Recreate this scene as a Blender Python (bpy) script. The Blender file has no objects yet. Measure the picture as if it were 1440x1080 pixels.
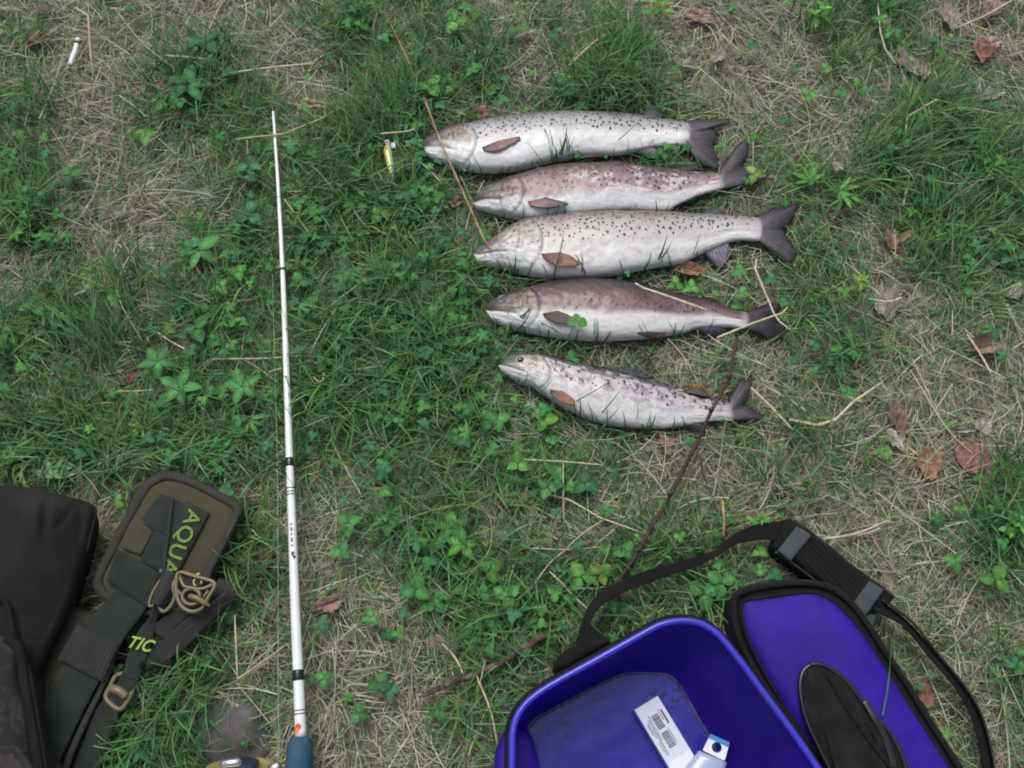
import bpy, math, random
import numpy as np
from mathutils import Vector, noise as mn

random.seed(7); rng = np.random.default_rng(7)
R = math.radians
scene = bpy.context.scene

# ------------------------------------------------------------------ camera
PITCH, DIST, HFOV = R(20), 1.45, R(58)
cam_d = bpy.data.cameras.new('camera'); cam = bpy.data.objects.new('camera', cam_d)
scene.collection.objects.link(cam); scene.camera = cam
CAM = Vector((0, -DIST*math.sin(PITCH), DIST*math.cos(PITCH)))
cam.location = CAM; cam.rotation_euler = (PITCH, 0, 0)
cam_d.sensor_width = 36; cam_d.lens = 18/math.tan(HFOV/2)
cam_d.clip_start = .01; cam_d.clip_end = 200
FPX = 720/math.tan(HFOV/2)

# ------------------------------------------------------------------ light
world = bpy.data.worlds.new('World'); scene.world = world; world.use_nodes = True
wn = world.node_tree; bgn = wn.nodes['Background']
sky = wn.nodes.new('ShaderNodeTexSky'); sky.sky_type = 'NISHITA'; sky.sun_disc = False
SUN_EL, SUN_ROT = R(62), R(-20)
sky.sun_elevation = SUN_EL; sky.sun_rotation = SUN_ROT
sky.air_density = 1.0; sky.dust_density = 4.0; sky.ozone_density = 1.0
hsn = wn.nodes.new('ShaderNodeHueSaturation'); hsn.inputs['Saturation'].default_value = .55   # overcast: a nearly neutral sky
wn.links.new(sky.outputs[0], hsn.inputs['Color']); wn.links.new(hsn.outputs[0], bgn.inputs[0]); bgn.inputs[1].default_value = 0.075
sd = bpy.data.lights.new('sun', 'SUN'); so = bpy.data.objects.new('sun', sd); scene.collection.objects.link(so)
sd.energy = 1.1; sd.angle = R(35); sd.color = (1, .96, .9)
sdir = Vector((math.sin(SUN_ROT)*math.cos(SUN_EL), math.cos(SUN_ROT)*math.cos(SUN_EL), math.sin(SUN_EL)))
so.rotation_euler = sdir.to_track_quat('Z', 'Y').to_euler()
scene.view_settings.view_transform = 'Standard'; scene.view_settings.look = 'None'
scene.view_settings.gamma = 1; scene.view_settings.use_curve_mapping = False
scene.view_settings.exposure = 0.80
scene.cycles.filter_width = 1.9

# ------------------------------------------------------------------ pixel <-> world
cp, sp = math.cos(PITCH), math.sin(PITCH)
def W(px, py, z=0.0):
    """point of the photograph -> the place at height z where it lies"""
    x = (px-720)/FPX; y = -(py-540)/FPX
    d = Vector((x, y*cp+sp, y*sp-cp))
    return CAM + d*((z-CAM.z)/d.z)
def proj(P):
    Q = np.asarray(P, float) - np.array(CAM)
    xc = Q[..., 0]; yc = Q[..., 1]*cp+Q[..., 2]*sp; zc = -Q[..., 1]*sp+Q[..., 2]*cp
    return 720+FPX*xc/(-zc), 540-FPX*yc/(-zc)
def mpp(px, py, z=0.0):
    return (W(px+.5, py, z)-W(px-.5, py, z)).length
def WL(pts, z=None):
    return [W(p[0], p[1], p[2] if len(p) > 2 else z) for p in pts]

# ------------------------------------------------------------------ materials
def srgb(r, g, b):
    f = lambda c: (c/255/12.92 if c/255 <= .04045 else ((c/255+.055)/1.055)**2.4)
    return (f(r), f(g), f(b), 1)
def nd(nt, t, **kw):
    n = nt.nodes.new(t)
    for k, v in kw.items():
        if k in n.inputs: n.inputs[k].default_value = v
        else: setattr(n, k, v)
    return n
def mat(name, col=(.5,.5,.5), rough=.6, var=.15, nscale=30, bump=.0, bscale=200, metal=0, coat=0, weave=0, wscale=900, col2=None, spec=.5, transl=0, attr=False, wdir='DIAGONAL', alpha=1):
    m = bpy.data.materials.new(name); m.use_nodes = True; nt = m.node_tree; L = nt.links.new
    bs = nt.nodes['Principled BSDF']; out = nt.nodes['Material Output']
    bs.inputs['Roughness'].default_value = rough; bs.inputs['Metallic'].default_value = metal
    bs.inputs['Coat Weight'].default_value = coat; bs.inputs['Specular IOR Level'].default_value = spec
    tc = nd(nt, 'ShaderNodeTexCoord')
    nz = nd(nt, 'ShaderNodeTexNoise', Scale=nscale, Detail=6.0, Roughness=.6); L(tc.outputs['Object'], nz.inputs['Vector'])
    if attr:
        a = nd(nt, 'ShaderNodeAttribute', attribute_name='Col'); base = a.outputs['Color']
    else:
        c = nd(nt, 'ShaderNodeMix', data_type='RGBA'); c.inputs[6].default_value = (*col[:3], 1)
        c.inputs[7].default_value = (*(col2 or col)[:3], 1)
        rp = nd(nt, 'ShaderNodeValToRGB'); rp.color_ramp.elements[0].position = .4; rp.color_ramp.elements[1].position = .62
        L(nz.outputs['Fac'], rp.inputs[0]); L(rp.outputs[0], c.inputs[0]); base = c.outputs[2]
    hv = nd(nt, 'ShaderNodeHueSaturation'); mr = nd(nt, 'ShaderNodeMapRange')
    mr.inputs[1].default_value = .3; mr.inputs[2].default_value = .7
    mr.inputs[3].default_value = 1-var; mr.inputs[4].default_value = 1+var
    L(nz.outputs['Fac'], mr.inputs[0]); L(mr.outputs[0], hv.inputs['Value']); L(base, hv.inputs['Color'])
    L(hv.outputs[0], bs.inputs['Base Color'])
    if bump or weave:
        b = nd(nt, 'ShaderNodeBump', Strength=min(1, bump or weave), Distance=.002)
        n2 = nd(nt, 'ShaderNodeTexNoise', Scale=bscale, Detail=5.0); L(tc.outputs['Object'], n2.inputs['Vector'])
        h = n2.outputs['Fac']
        if weave:
            w1 = nd(nt, 'ShaderNodeTexWave', Scale=wscale, bands_direction='X'); w1.inputs['Distortion'].default_value = .6
            w2 = nd(nt, 'ShaderNodeTexWave', Scale=wscale, bands_direction='Y'); w2.inputs['Distortion'].default_value = .6
            L(tc.outputs['Object'], w1.inputs['Vector']); L(tc.outputs['Object'], w2.inputs['Vector'])
            ad = nd(nt, 'ShaderNodeMath', operation='ADD'); L(w1.outputs['Fac'], ad.inputs[0]); L(w2.outputs['Fac'], ad.inputs[1])
            a3 = nd(nt, 'ShaderNodeMath', operation='MULTIPLY_ADD'); L(ad.outputs[0], a3.inputs[0]); a3.inputs[1].default_value = .5
            L(h, a3.inputs[2]); h = a3.outputs[0]
        L(h, b.inputs['Height']); L(b.outputs[0], bs.inputs['Normal'])
    if transl:
        tr = nd(nt, 'ShaderNodeBsdfTranslucent'); mx = nd(nt, 'ShaderNodeMixShader'); mx.inputs[0].default_value = transl
        L(hv.outputs[0], tr.inputs[0]); L(bs.outputs[0], mx.inputs[1]); L(tr.outputs[0], mx.inputs[2]); L(mx.outputs[0], out.inputs[0])
    if alpha < 1: bs.inputs['Alpha'].default_value = alpha
    return m

M = {}
M['grass'] = mat('grass', attr=True, rough=.5, var=.25, nscale=40, transl=.22, spec=.35)
M['straw'] = mat('straw', attr=True, rough=.75, var=.25, nscale=60, transl=.08, spec=.25)
M['leaf'] = mat('leaf', attr=True, rough=.55, var=.25, nscale=220, bump=.6, bscale=500, transl=.2, spec=.3)
M['dry_leaf'] = mat('dry_leaf', attr=True, rough=.85, var=.5, nscale=130, bump=.7, bscale=300, spec=.2)
M['fin'] = mat('fin', attr=True, rough=.42, var=.3, nscale=90, bump=.4, bscale=700, spec=.5)
M['bark'] = mat('bark', (.05,.032,.026), .85, .5, 90, bump=1, bscale=260, col2=(.1,.075,.06))
M['bark_red'] = mat('bark_red', (.036,.028,.025), .8, .5, 16, bump=1, bscale=260, col2=(.06,.024,.022))
M['stalk_brown'] = mat('stalk_brown', (.3,.16,.075), .7, .35, 50, bump=.4, col2=(.4,.27,.15))
M['rod_white'] = mat('rod_white', (.72,.76,.76), .3, .05, 30, bump=.05, coat=.5)
M['black_gloss'] = mat('black_gloss', (.009,.01,.012), .35, .2, 60, coat=.3)
M['black_matte'] = mat('black_matte', (.007,.007,.0085), .75, .35, 25, bump=.5, weave=.5, wscale=500, spec=.3)
M['dry_bag'] = mat('dry_bag', (.0095,.009,.0085), .85, .3, 14, weave=.4, bump=.4, wscale=500, col2=(.0145,.0135,.0125), spec=.35)
M['grip'] = mat('grip', (.018,.075,.125), .75, .2, 40, bump=.6, bscale=700)
M['gold'] = mat('gold', (.72,.56,.2), .3, .1, 30, metal=.55, coat=.3)
M['silver'] = mat('silver', (.62,.64,.68), .25, .1, 30, metal=.9)
M['reel_blue'] = mat('reel_blue', (.04,.055,.12), .25, .2, 30, metal=.5, coat=.4)
M['line'] = mat('line', (.35,.5,.35), .35, .1, 30, alpha=.75)
M['thread'] = mat('thread', (.02,.06,.05), .5, .1)
M['red'] = mat('red', (.65,.03,.02), .45, .15, 200); M['orange'] = mat('orange', (.8,.25,.02), .45, .15, 200)
M['navy'] = mat('navy', (.02,.03,.15), .4, .1)
M['stone'] = mat('stone', (.06,.057,.057), .8, .3, 20, bump=.5, bscale=160, col2=(.095,.09,.09))
M['olive'] = mat('olive', (.062,.062,.036), .85, .2, 25, weave=.6, bump=.5, wscale=500, col2=(.065,.055,.028))
M['olive_dark'] = mat('olive_dark', (.028,.031,.024), .9, .25, 25, weave=.6, bump=.5, wscale=500, col2=(.033,.03,.022))
M['piping'] = mat('piping', (.042,.041,.036), .85, .2, 60, weave=.6, bump=.5, wscale=700)
M['web_green'] = mat('web_green', (.024,.034,.027), .8, .25, 40, weave=.8, bump=.6, wscale=600)
M['web_grey'] = mat('web_grey', (.036,.037,.033), .8, .25, 40, weave=.8, bump=.6, wscale=600)
M['tan'] = mat('tan', (.15,.125,.06), .42, .15, 60, bump=.1, coat=.1)
M['blue'] = mat('blue', (.021,.006,.21), .6, .15, 14, bump=.15, bscale=60, coat=.0, col2=(.026,.009,.26), spec=.2)
M['blue_rim'] = mat('blue_rim', (.035,.03,.48), .35, .1, 18, coat=.3)
M['web_slate'] = mat('web_slate', (.05,.065,.075), .7, .15, 40, weave=.7, bump=.4, wscale=600)
M['white_card'] = mat('white_card', (.6,.63,.75), .45, .05, 30, coat=.2)
M['white_card2'] = mat('white_card2', (.72,.76,.88), .35, .05, 30, coat=.3)
M['ink'] = mat('ink', (.06,.06,.1), .6, .2, 300)
M['paper'] = mat('paper', (.72,.76,.76), .7, .1, 100, bump=.3)
M['mud'] = mat('mud', (.07,.06,.055), .8, .4, 90, col2=(.12,.1,.07))
M['yarn'] = mat('yarn', (.27,.40,.06), .7, .25, 300, bump=.5)
M['eye'] = mat('eye', (.008,.009,.012), .08, .2, 60, coat=1)
M['eye_ring'] = mat('eye_ring', (.35,.33,.3), .3, .4, 300, metal=.3, coat=.6)
M['plastic_clear'] = mat('plastic_clear', (.45,.55,.75), .15, .1, 30, coat=.6, alpha=.8)
M['teal'] = mat('teal', (.03,.25,.5), .4, .1)

# camouflage cloth
m = mat('camo', (.02,.02,.02), .85, .3, 30, weave=.5, bump=.4, wscale=500); nt = m.node_tree
v = nd(nt, 'ShaderNodeTexVoronoi', Scale=26.0); nz = nd(nt, 'ShaderNodeTexNoise', Scale=22.0, Detail=3.0)
tcn = [n for n in nt.nodes if n.type == 'TEX_COORD'][0]
nt.links.new(tcn.outputs['Object'], nz.inputs['Vector'])
rp = nd(nt, 'ShaderNodeValToRGB'); rp.color_ramp.interpolation = 'CONSTANT'
for i, (p_, c_) in enumerate(((0, (.008,.008,.01)), (.43, (.022,.019,.022)), (.5, (.011,.013,.018)), (.56, (.05,.032,.02)), (.6, (.03,.03,.038)))):
    e = rp.color_ramp.elements[i] if i < 2 else rp.color_ramp.elements.new(p_)
    e.position = p_; e.color = (*c_, 1)
nt.links.new(nz.outputs['Fac'], rp.inputs[0])
hvn = [n for n in nt.nodes if n.type == 'HUE_SAT'][0]; nt.links.new(rp.outputs[0], hvn.inputs['Color']); M['camo'] = m

# tub floor: same blue plastic, its hazy reflection painted in as paler blue, plus dirt specks
m = mat('blue_floor', (.018,.014,.27), .22, .15, 12, bump=.15, bscale=90, coat=.15, col2=(.03,.038,.34), spec=.4); nt = m.node_tree
hvn = [n for n in nt.nodes if n.type == 'HUE_SAT'][0]; bs = nt.nodes['Principled BSDF']
tcn = [n for n in nt.nodes if n.type == 'TEX_COORD'][0]
n1 = nd(nt, 'ShaderNodeTexNoise', Scale=150.0, Detail=3.0); nt.links.new(tcn.outputs['Object'], n1.inputs['Vector'])
n2 = nd(nt, 'ShaderNodeTexNoise', Scale=14.0, Detail=2.0); nt.links.new(tcn.outputs['Object'], n2.inputs['Vector'])
mu = nd(nt, 'ShaderNodeMath', operation='MULTIPLY'); nt.links.new(n1.outputs['Fac'], mu.inputs[0]); nt.links.new(n2.outputs['Fac'], mu.inputs[1])
rp = nd(nt, 'ShaderNodeValToRGB'); rp.color_ramp.elements[0].position = .36; rp.color_ramp.elements[1].position = .4
nt.links.new(mu.outputs[0], rp.inputs[0])
mx = nd(nt, 'ShaderNodeMix', data_type='RGBA'); nt.links.new(rp.outputs[0], mx.inputs[0]); nt.links.new(hvn.outputs[0], mx.inputs[6])
mx.inputs[7].default_value = (.02,.015,.12,1); nt.links.new(mx.outputs[2], bs.inputs['Base Color']); M['blue_floor'] = m

# ground
m = mat('soil', (.13,.12,.08), .95, .5, 35, bump=1, bscale=160, col2=(.22,.205,.14)); M['soil'] = m

# fish skin: colour from the body's own gradient, spots and scales from nodes in body coordinates
def fish_skin(name, spot_col, cell, thr, seed, rough=.38):
    m = bpy.data.materials.new(name); m.use_nodes = True; nt = m.node_tree; L = nt.links.new
    bs = nt.nodes['Principled BSDF']; bs.inputs['Roughness'].default_value = rough; bs.inputs['Coat Weight'].default_value = .3
    bs.inputs['Coat Roughness'].default_value = .12; bs.inputs['Subsurface Weight'].default_value = .0
    co = nd(nt, 'ShaderNodeAttribute', attribute_name='body_co'); c = nd(nt, 'ShaderNodeAttribute', attribute_name='Col')
    ms = nd(nt, 'ShaderNodeAttribute', attribute_name='spot_mask')
    nz = nd(nt, 'ShaderNodeTexNoise', Scale=260.0, Detail=2.0); L(co.outputs['Vector'], nz.inputs['Vector'])
    off = nd(nt, 'ShaderNodeVectorMath', operation='MULTIPLY_ADD'); L(nz.outputs['Color'], off.inputs[0])
    off.inputs[1].default_value = (.0036,.0036,0); L(co.outputs['Vector'], off.inputs[2])
    vo = nd(nt, 'ShaderNodeTexVoronoi', Scale=1/cell, voronoi_dimensions='2D'); L(off.outputs[0], vo.inputs['Vector'])
    sep = nd(nt, 'ShaderNodeSeparateColor'); L(vo.outputs['Color'], sep.inputs[0])
    # per-cell radius; the mask says how likely a spot is
    lt = nd(nt, 'ShaderNodeMath', operation='LESS_THAN'); L(sep.outputs[0], lt.inputs[0]); L(ms.outputs['Fac'], lt.inputs[1])
    rr = nd(nt, 'ShaderNodeMath', operation='MULTIPLY_ADD'); L(sep.outputs[1], rr.inputs[0]); rr.inputs[1].default_value = thr*.7; rr.inputs[2].default_value = thr*.6
    df = nd(nt, 'ShaderNodeMath', operation='SUBTRACT'); L(rr.outputs[0], df.inputs[0]); L(vo.outputs['Distance'], df.inputs[1])
    sm = nd(nt, 'ShaderNodeMapRange'); sm.inputs[1].default_value = -.02; sm.inputs[2].default_value = .05; L(df.outputs[0], sm.inputs[0])
    f = nd(nt, 'ShaderNodeMath', operation='MULTIPLY'); L(sm.outputs[0], f.inputs[0]); L(lt.outputs[0], f.inputs[1])
    f2 = nd(nt, 'ShaderNodeMath', operation='MULTIPLY'); L(f.outputs[0], f2.inputs[0]); f2.inputs[1].default_value = .95
    # skin mottling and scales
    n2 = nd(nt, 'ShaderNodeTexNoise', Scale=110.0, Detail=7.0, Roughness=.75); L(co.outputs['Vector'], n2.inputs['Vector'])
    mr = nd(nt, 'ShaderNodeMapRange'); mr.inputs[1].default_value = .3; mr.inputs[2].default_value = .7; mr.inputs[3].default_value = .82; mr.inputs[4].default_value = 1.1
    L(n2.outputs['Fac'], mr.inputs[0])
    sc = nd(nt, 'ShaderNodeTexVoronoi', Scale=480.0, voronoi_dimensions='2D'); L(co.outputs['Vector'], sc.inputs['Vector'])
    mr2 = nd(nt, 'ShaderNodeMapRange'); mr2.inputs[1].default_value = 0; mr2.inputs[2].default_value = .8; mr2.inputs[3].default_value = 1.06; mr2.inputs[4].default_value = .86
    L(sc.outputs['Distance'], mr2.inputs[0])
    m2 = nd(nt, 'ShaderNodeMath', operation='MULTIPLY'); L(mr.outputs[0], m2.inputs[0]); L(mr2.outputs[0], m2.inputs[1])
    hv = nd(nt, 'ShaderNodeHueSaturation'); L(c.outputs['Color'], hv.inputs['Color']); L(m2.outputs[0], hv.inputs['Value'])
    mx = nd(nt, 'ShaderNodeMix', data_type='RGBA'); L(f2.outputs[0], mx.inputs[0]); L(hv.outputs[0], mx.inputs[6]); mx.inputs[7].default_value = (*spot_col, 1)
    L(mx.outputs[2], bs.inputs['Base Color'])
    bp = nd(nt, 'ShaderNodeBump', Strength=.35, Distance=.0008); L(sc.outputs['Distance'], bp.inputs['Height'])
    bp2 = nd(nt, 'ShaderNodeBump', Strength=.35, Distance=.003); L(n2.outputs['Fac'], bp2.inputs['Height']); L(bp.outputs[0], bp2.inputs['Normal'])
    L(bp2.outputs[0], bs.inputs['Normal'])
    return m

# ------------------------------------------------------------------ mesh helpers
COL = scene.collection
def root_of(o):
    while o.parent: o = o.parent
    return o
def thing(name, label, cat, loc, group=None):
    o = bpy.data.objects.new(name, None); COL.objects.link(o); o.location = loc; o.empty_display_size = .02
    o['label'] = label; o['category'] = cat
    if group: o['group'] = group
    return o
def mk(name, V, F, m, parent=None, cols=None, smooth=True, label=None, cat=None, group=None, kind=None):
    V = np.array([tuple(v) for v in V], float) if not isinstance(V, np.ndarray) else V.astype(float)
    if parent is not None: off = np.array(root_of(parent).location)
    elif kind: off = np.zeros(3)
    else: off = np.array([V[:, 0].mean(), V[:, 1].mean(), V[:, 2].min()])
    me = bpy.data.meshes.new(name); me.from_pydata((V-off).tolist(), [], [tuple(f) for f in F])
    if smooth: me.polygons.foreach_set('use_smooth', [True]*len(me.polygons))
    me.materials.append(m)
    if cols is not None:
        a = me.color_attributes.new('Col', 'FLOAT_COLOR', 'POINT')
        c = np.ones((len(V), 4)); c[:, :3] = np.asarray(cols)[:, :3]; a.data.foreach_set('color', c.ravel())
    o = bpy.data.objects.new(name, me); COL.objects.link(o)
    if parent is not None: o.parent = parent
    else: o.location = off
    if label: o['label'] = label
    if cat: o['category'] = cat
    if group: o['group'] = group
    if kind: o['kind'] = kind
    return o
def crom(pts, n, closed=False):
    P = np.array([tuple(p) for p in pts], float); N = len(P)
    if closed: idx = lambda i: P[i % N]; segs = N
    else:
        segs = N-1
        idx = lambda i: P[0]*2-P[1] if i < 0 else (P[-1]*2-P[-2] if i >= N else P[i])
    out = []
    for k in range(n):
        t = k/(n if closed else n-1)*segs; i = min(int(t), segs-1); f = t-i
        a, b, c, d = idx(i-1), idx(i), idx(i+1), idx(i+2)
        out.append(.5*((2*b)+(-a+c)*f+(2*a-5*b+4*c-d)*f*f+(-a+3*b-3*c+d)*f**3))
    return np.array(out)
def tube_geo(P, rad, seg=8, flat=1.0):
    P = np.asarray(P, float); n = len(P); rad = np.broadcast_to(rad, (n,)); V = []; F = []
    for i in range(n):
        t = Vector(P[min(i+1, n-1)]-P[max(i-1, 0)]).normalized()
        s = t.cross(Vector((0, 0, 1)));  s = s.normalized() if s.length > 1e-4 else Vector((1, 0, 0))
        u = s.cross(t)
        for k in range(seg):
            a = 2*math.pi*k/seg; V.append(Vector(P[i])+s*math.cos(a)*rad[i]+u*math.sin(a)*rad[i]*flat)
    for i in range(n-1):
        for k in range(seg):
            F.append((i*seg+k, i*seg+(k+1) % seg, (i+1)*seg+(k+1) % seg, (i+1)*seg+k))
    F.append(tuple(range(seg))[::-1]); F.append(tuple((n-1)*seg+k for k in range(seg)))
    return V, F
def tube(name, P, rad, m, parent=None, seg=8, n=None, flat=1.0, closed=False, **kw):
    if n: P = crom(P, n, closed)
    if closed: P = np.vstack([P, P[:1]])
    if np.ndim(rad) and len(rad) != len(P): rad = np.interp(np.linspace(0, 1, len(P)), np.linspace(0, 1, len(rad)), rad)
    V, F = tube_geo(P, rad, seg, flat)
    return mk(name, V, F, m, parent, **kw)
def ribbon(name, pts, width, thick, m, parent=None, n=40, twist=None, edge=0, **kw):
    """flat webbing along pts (world), twist = roll angle per point (degrees)"""
    P = crom(pts, n); w = np.interp(np.linspace(0, 1, n), np.linspace(0, 1, len(width)), width) if np.ndim(width) else [width]*n
    tw = np.interp(np.linspace(0, 1, n), np.linspace(0, 1, len(twist)), twist) if twist else [0]*n
    V = []; F = []; prof = ((-1, -1), (-1, 1), (-.8, 1.35), (0, 1.15), (.8, 1.35), (1, 1), (1, -1)); K = len(prof)
    for i in range(n):
        t = Vector(P[min(i+1, n-1)]-P[max(i-1, 0)]).normalized(); s = t.cross(Vector((0, 0, 1))).normalized(); u = s.cross(t)
        a = R(tw[i]); s, u = s*math.cos(a)+u*math.sin(a), u*math.cos(a)-s*math.sin(a)
        for (x, y) in prof: V.append(Vector(P[i])+s*x*w[i]/2+u*y*thick/2)
    for i in range(n-1):
        for k in range(K): F.append((i*K+k, i*K+(k+1) % K, (i+1)*K+(k+1) % K, (i+1)*K+k))
    F.append(tuple(range(K))[::-1]); F.append(tuple((n-1)*K+k for k in range(K)))
    return mk(name, V, F, m, parent, **kw)
def puff(name, poly, z_bot, z_edge, z_top, m, parent=None, n=96, rings=18, p=3.0, q=2.0, disp=None, foot=.985, smooth_poly=True, center=None, **kw):
    """cushion: outline (world xy) with a side wall and a domed top"""
    P = crom([Vector((a.x, a.y, 0)) for a in poly], n, True) if smooth_poly else dense([Vector((a.x, a.y, 0)) for a in poly], n)
    c = P.mean(0) if center is None else np.array([center.x, center.y, 0]); V = []; F = []
    lv = [(foot, z_bot), ((1.0+foot)/2+.004, (z_bot+z_edge)/2)]
    for k in range(rings):
        s = 1-(k/(rings-1)) if k else 1.0
        s = math.sin(s*math.pi/2)**1.0 if k else 1.0
        lv.append((s, z_edge+(z_top-z_edge)*max(0, 1-s**p)**(1/q)))
    for (s, z) in lv:
        for i in range(n):
            x, y = (c+(P[i]-c)*s)[:2]; zz = z
            if disp and s < .995: zz += disp(x, y, s)
            V.append((x, y, zz))
    for k in range(len(lv)-1):
        for i in range(n): F.append((k*n+i, k*n+(i+1) % n, (k+1)*n+(i+1) % n, (k+1)*n+i))
    return mk(name, V, F, m, parent, **kw)
def dense(poly, n):
    P = np.array([tuple(p) for p in poly]); Q = np.vstack([P, P[:1]]); d = np.r_[0, np.cumsum(np.linalg.norm(np.diff(Q, axis=0), axis=1))]
    t = np.linspace(0, d[-1], n, endpoint=False); return np.stack([np.interp(t, d, Q[:, k]) for k in range(3)], 1)
def slab(name, quad, thick, m, parent=None, sub=(10, 10), bow=0, **kw):
    """thin four-cornered sheet with thickness; quad = 4 world points in order"""
    a, b, c, d = [Vector(q) for q in quad]; nu, nv = sub; V = []; F = []
    for j in range(nv+1):
        for i in range(nu+1):
            u, v = i/nu, j/nv; p = a.lerp(b, u).lerp(d.lerp(c, u), v)
            V.append(p+Vector((0, 0, bow*4*u*(1-u))))
    N = len(V); V += [p-Vector((0, 0, thick)) for p in V[:N]]
    for j in range(nv):
        for i in range(nu):
            k = j*(nu+1)+i; F.append((k, k+1, k+nu+2, k+nu+1)); F.append((N+k, N+k+nu+1, N+k+nu+2, N+k+1))
    for i in range(nu):
        F.append((i, N+i, N+i+1, i+1)); k = nv*(nu+1)+i; F.append((k, k+1, N+k+1, N+k))
    for j in range(nv):
        k = j*(nu+1); F.append((k, k+nu+1, N+k+nu+1, N+k)); k += nu; F.append((k, N+k, N+k+nu+1, k+nu+1))
    return mk(name, V, F, m, parent, **kw)
def inside(poly, X, Y):
    P = np.array([(p[0], p[1]) for p in poly]); r = np.zeros(np.shape(X), bool); j = len(P)-1
    for i in range(len(P)):
        xi, yi = P[i]; xj, yj = P[j]
        c = ((yi > Y) != (yj > Y)) & (X < (xj-xi)*(Y-yi)/(yj-yi+1e-12)+xi); r ^= c; j = i
    return r
def nz3(x, y, z=0): return mn.noise(Vector((x, y, z)))

# vectorised smooth noise on a grid for the vegetation
def field(scale, seed):
    g = np.random.default_rng(seed).random((64, 64))
    def f(x, y):
        u = np.asarray(x)*scale+20; v = np.asarray(y)*scale+20; i = np.floor(u).astype(int); j = np.floor(v).astype(int)
        a = u-i; b = v-j; a = a*a*(3-2*a); b = b*b*(3-2*b); i %= 64; j %= 64; i1 = (i+1) % 64; j1 = (j+1) % 64
        return (g[i, j]*(1-a)+g[i1, j]*a)*(1-b)+(g[i, j1]*(1-a)+g[i1, j1]*a)*b
    return f

# ------------------------------------------------------------------ the ground
gh = field(9, 3); gh2 = field(30, 4)
def ground_z(x, y): return (gh(x, y)-.5)*.010+(gh2(x, y)-.5)*.004-.004
ax = np.concatenate([[-30,-12,-5,-2.5], np.linspace(-1.5, 1.5, 150), [2.5,5,12,30]])
X, Y = np.meshgrid(ax, ax); Z = np.where((abs(X) < 2) & (abs(Y) < 2), ground_z(X, Y), -.004)
n_ = len(ax); V = np.stack([X.ravel(), Y.ravel(), Z.ravel()], 1)
F = [(j*n_+i, j*n_+i+1, (j+1)*n_+i+1, (j+1)*n_+i) for j in range(n_-1) for i in range(n_-1)]
mk('ground', V, F, M['soil'], kind='structure')

# ------------------------------------------------------------------ vegetation density read off the photograph, 60 px cells
GREEN = """545433456664346423357534
524377466666368634356533
643477538866579753346775
653565679846666666535897
863345789975666665765888
663267887855444444654678
465378868867665544665476
665567879988765545674365
765777689997655444663344
665788888766655434443334
777777677856655435444334
775565555425665433345345
754466545775555564345558
553476635776776656633456
555566433566778655534445
555676533446565555544446
556765642355655555554446
666765643345555555554456"""
GREEN = np.array([[int(c) for c in (r+'5'*24)[:24]] for r in GREEN.split('\n')], float)
fn1 = field(14, 11); fn2 = field(45, 12); fn3 = field(6, 13)
def greenness(x, y):
    px, py = proj(np.stack([x, y, np.zeros_like(x)], -1)); u = np.clip(px/60-.5, 0, 22.999); v = np.clip(py/60-.5, 0, 16.999)
    i = u.astype(int); j = v.astype(int); a = u-i; b = v-j
    g = (GREEN[j, i]*(1-a)+GREEN[j, i+1]*a)*(1-b)+(GREEN[j+1, i]*(1-a)+GREEN[j+1, i+1]*a)*b
    return np.clip((g-4.7)/3.1+.33+(fn1(x, y)-.5)*.7+(fn2(x, y)-.5)*.5, .03, 1)

FOOT = []   # (polygon xy, height under the object)

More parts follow.
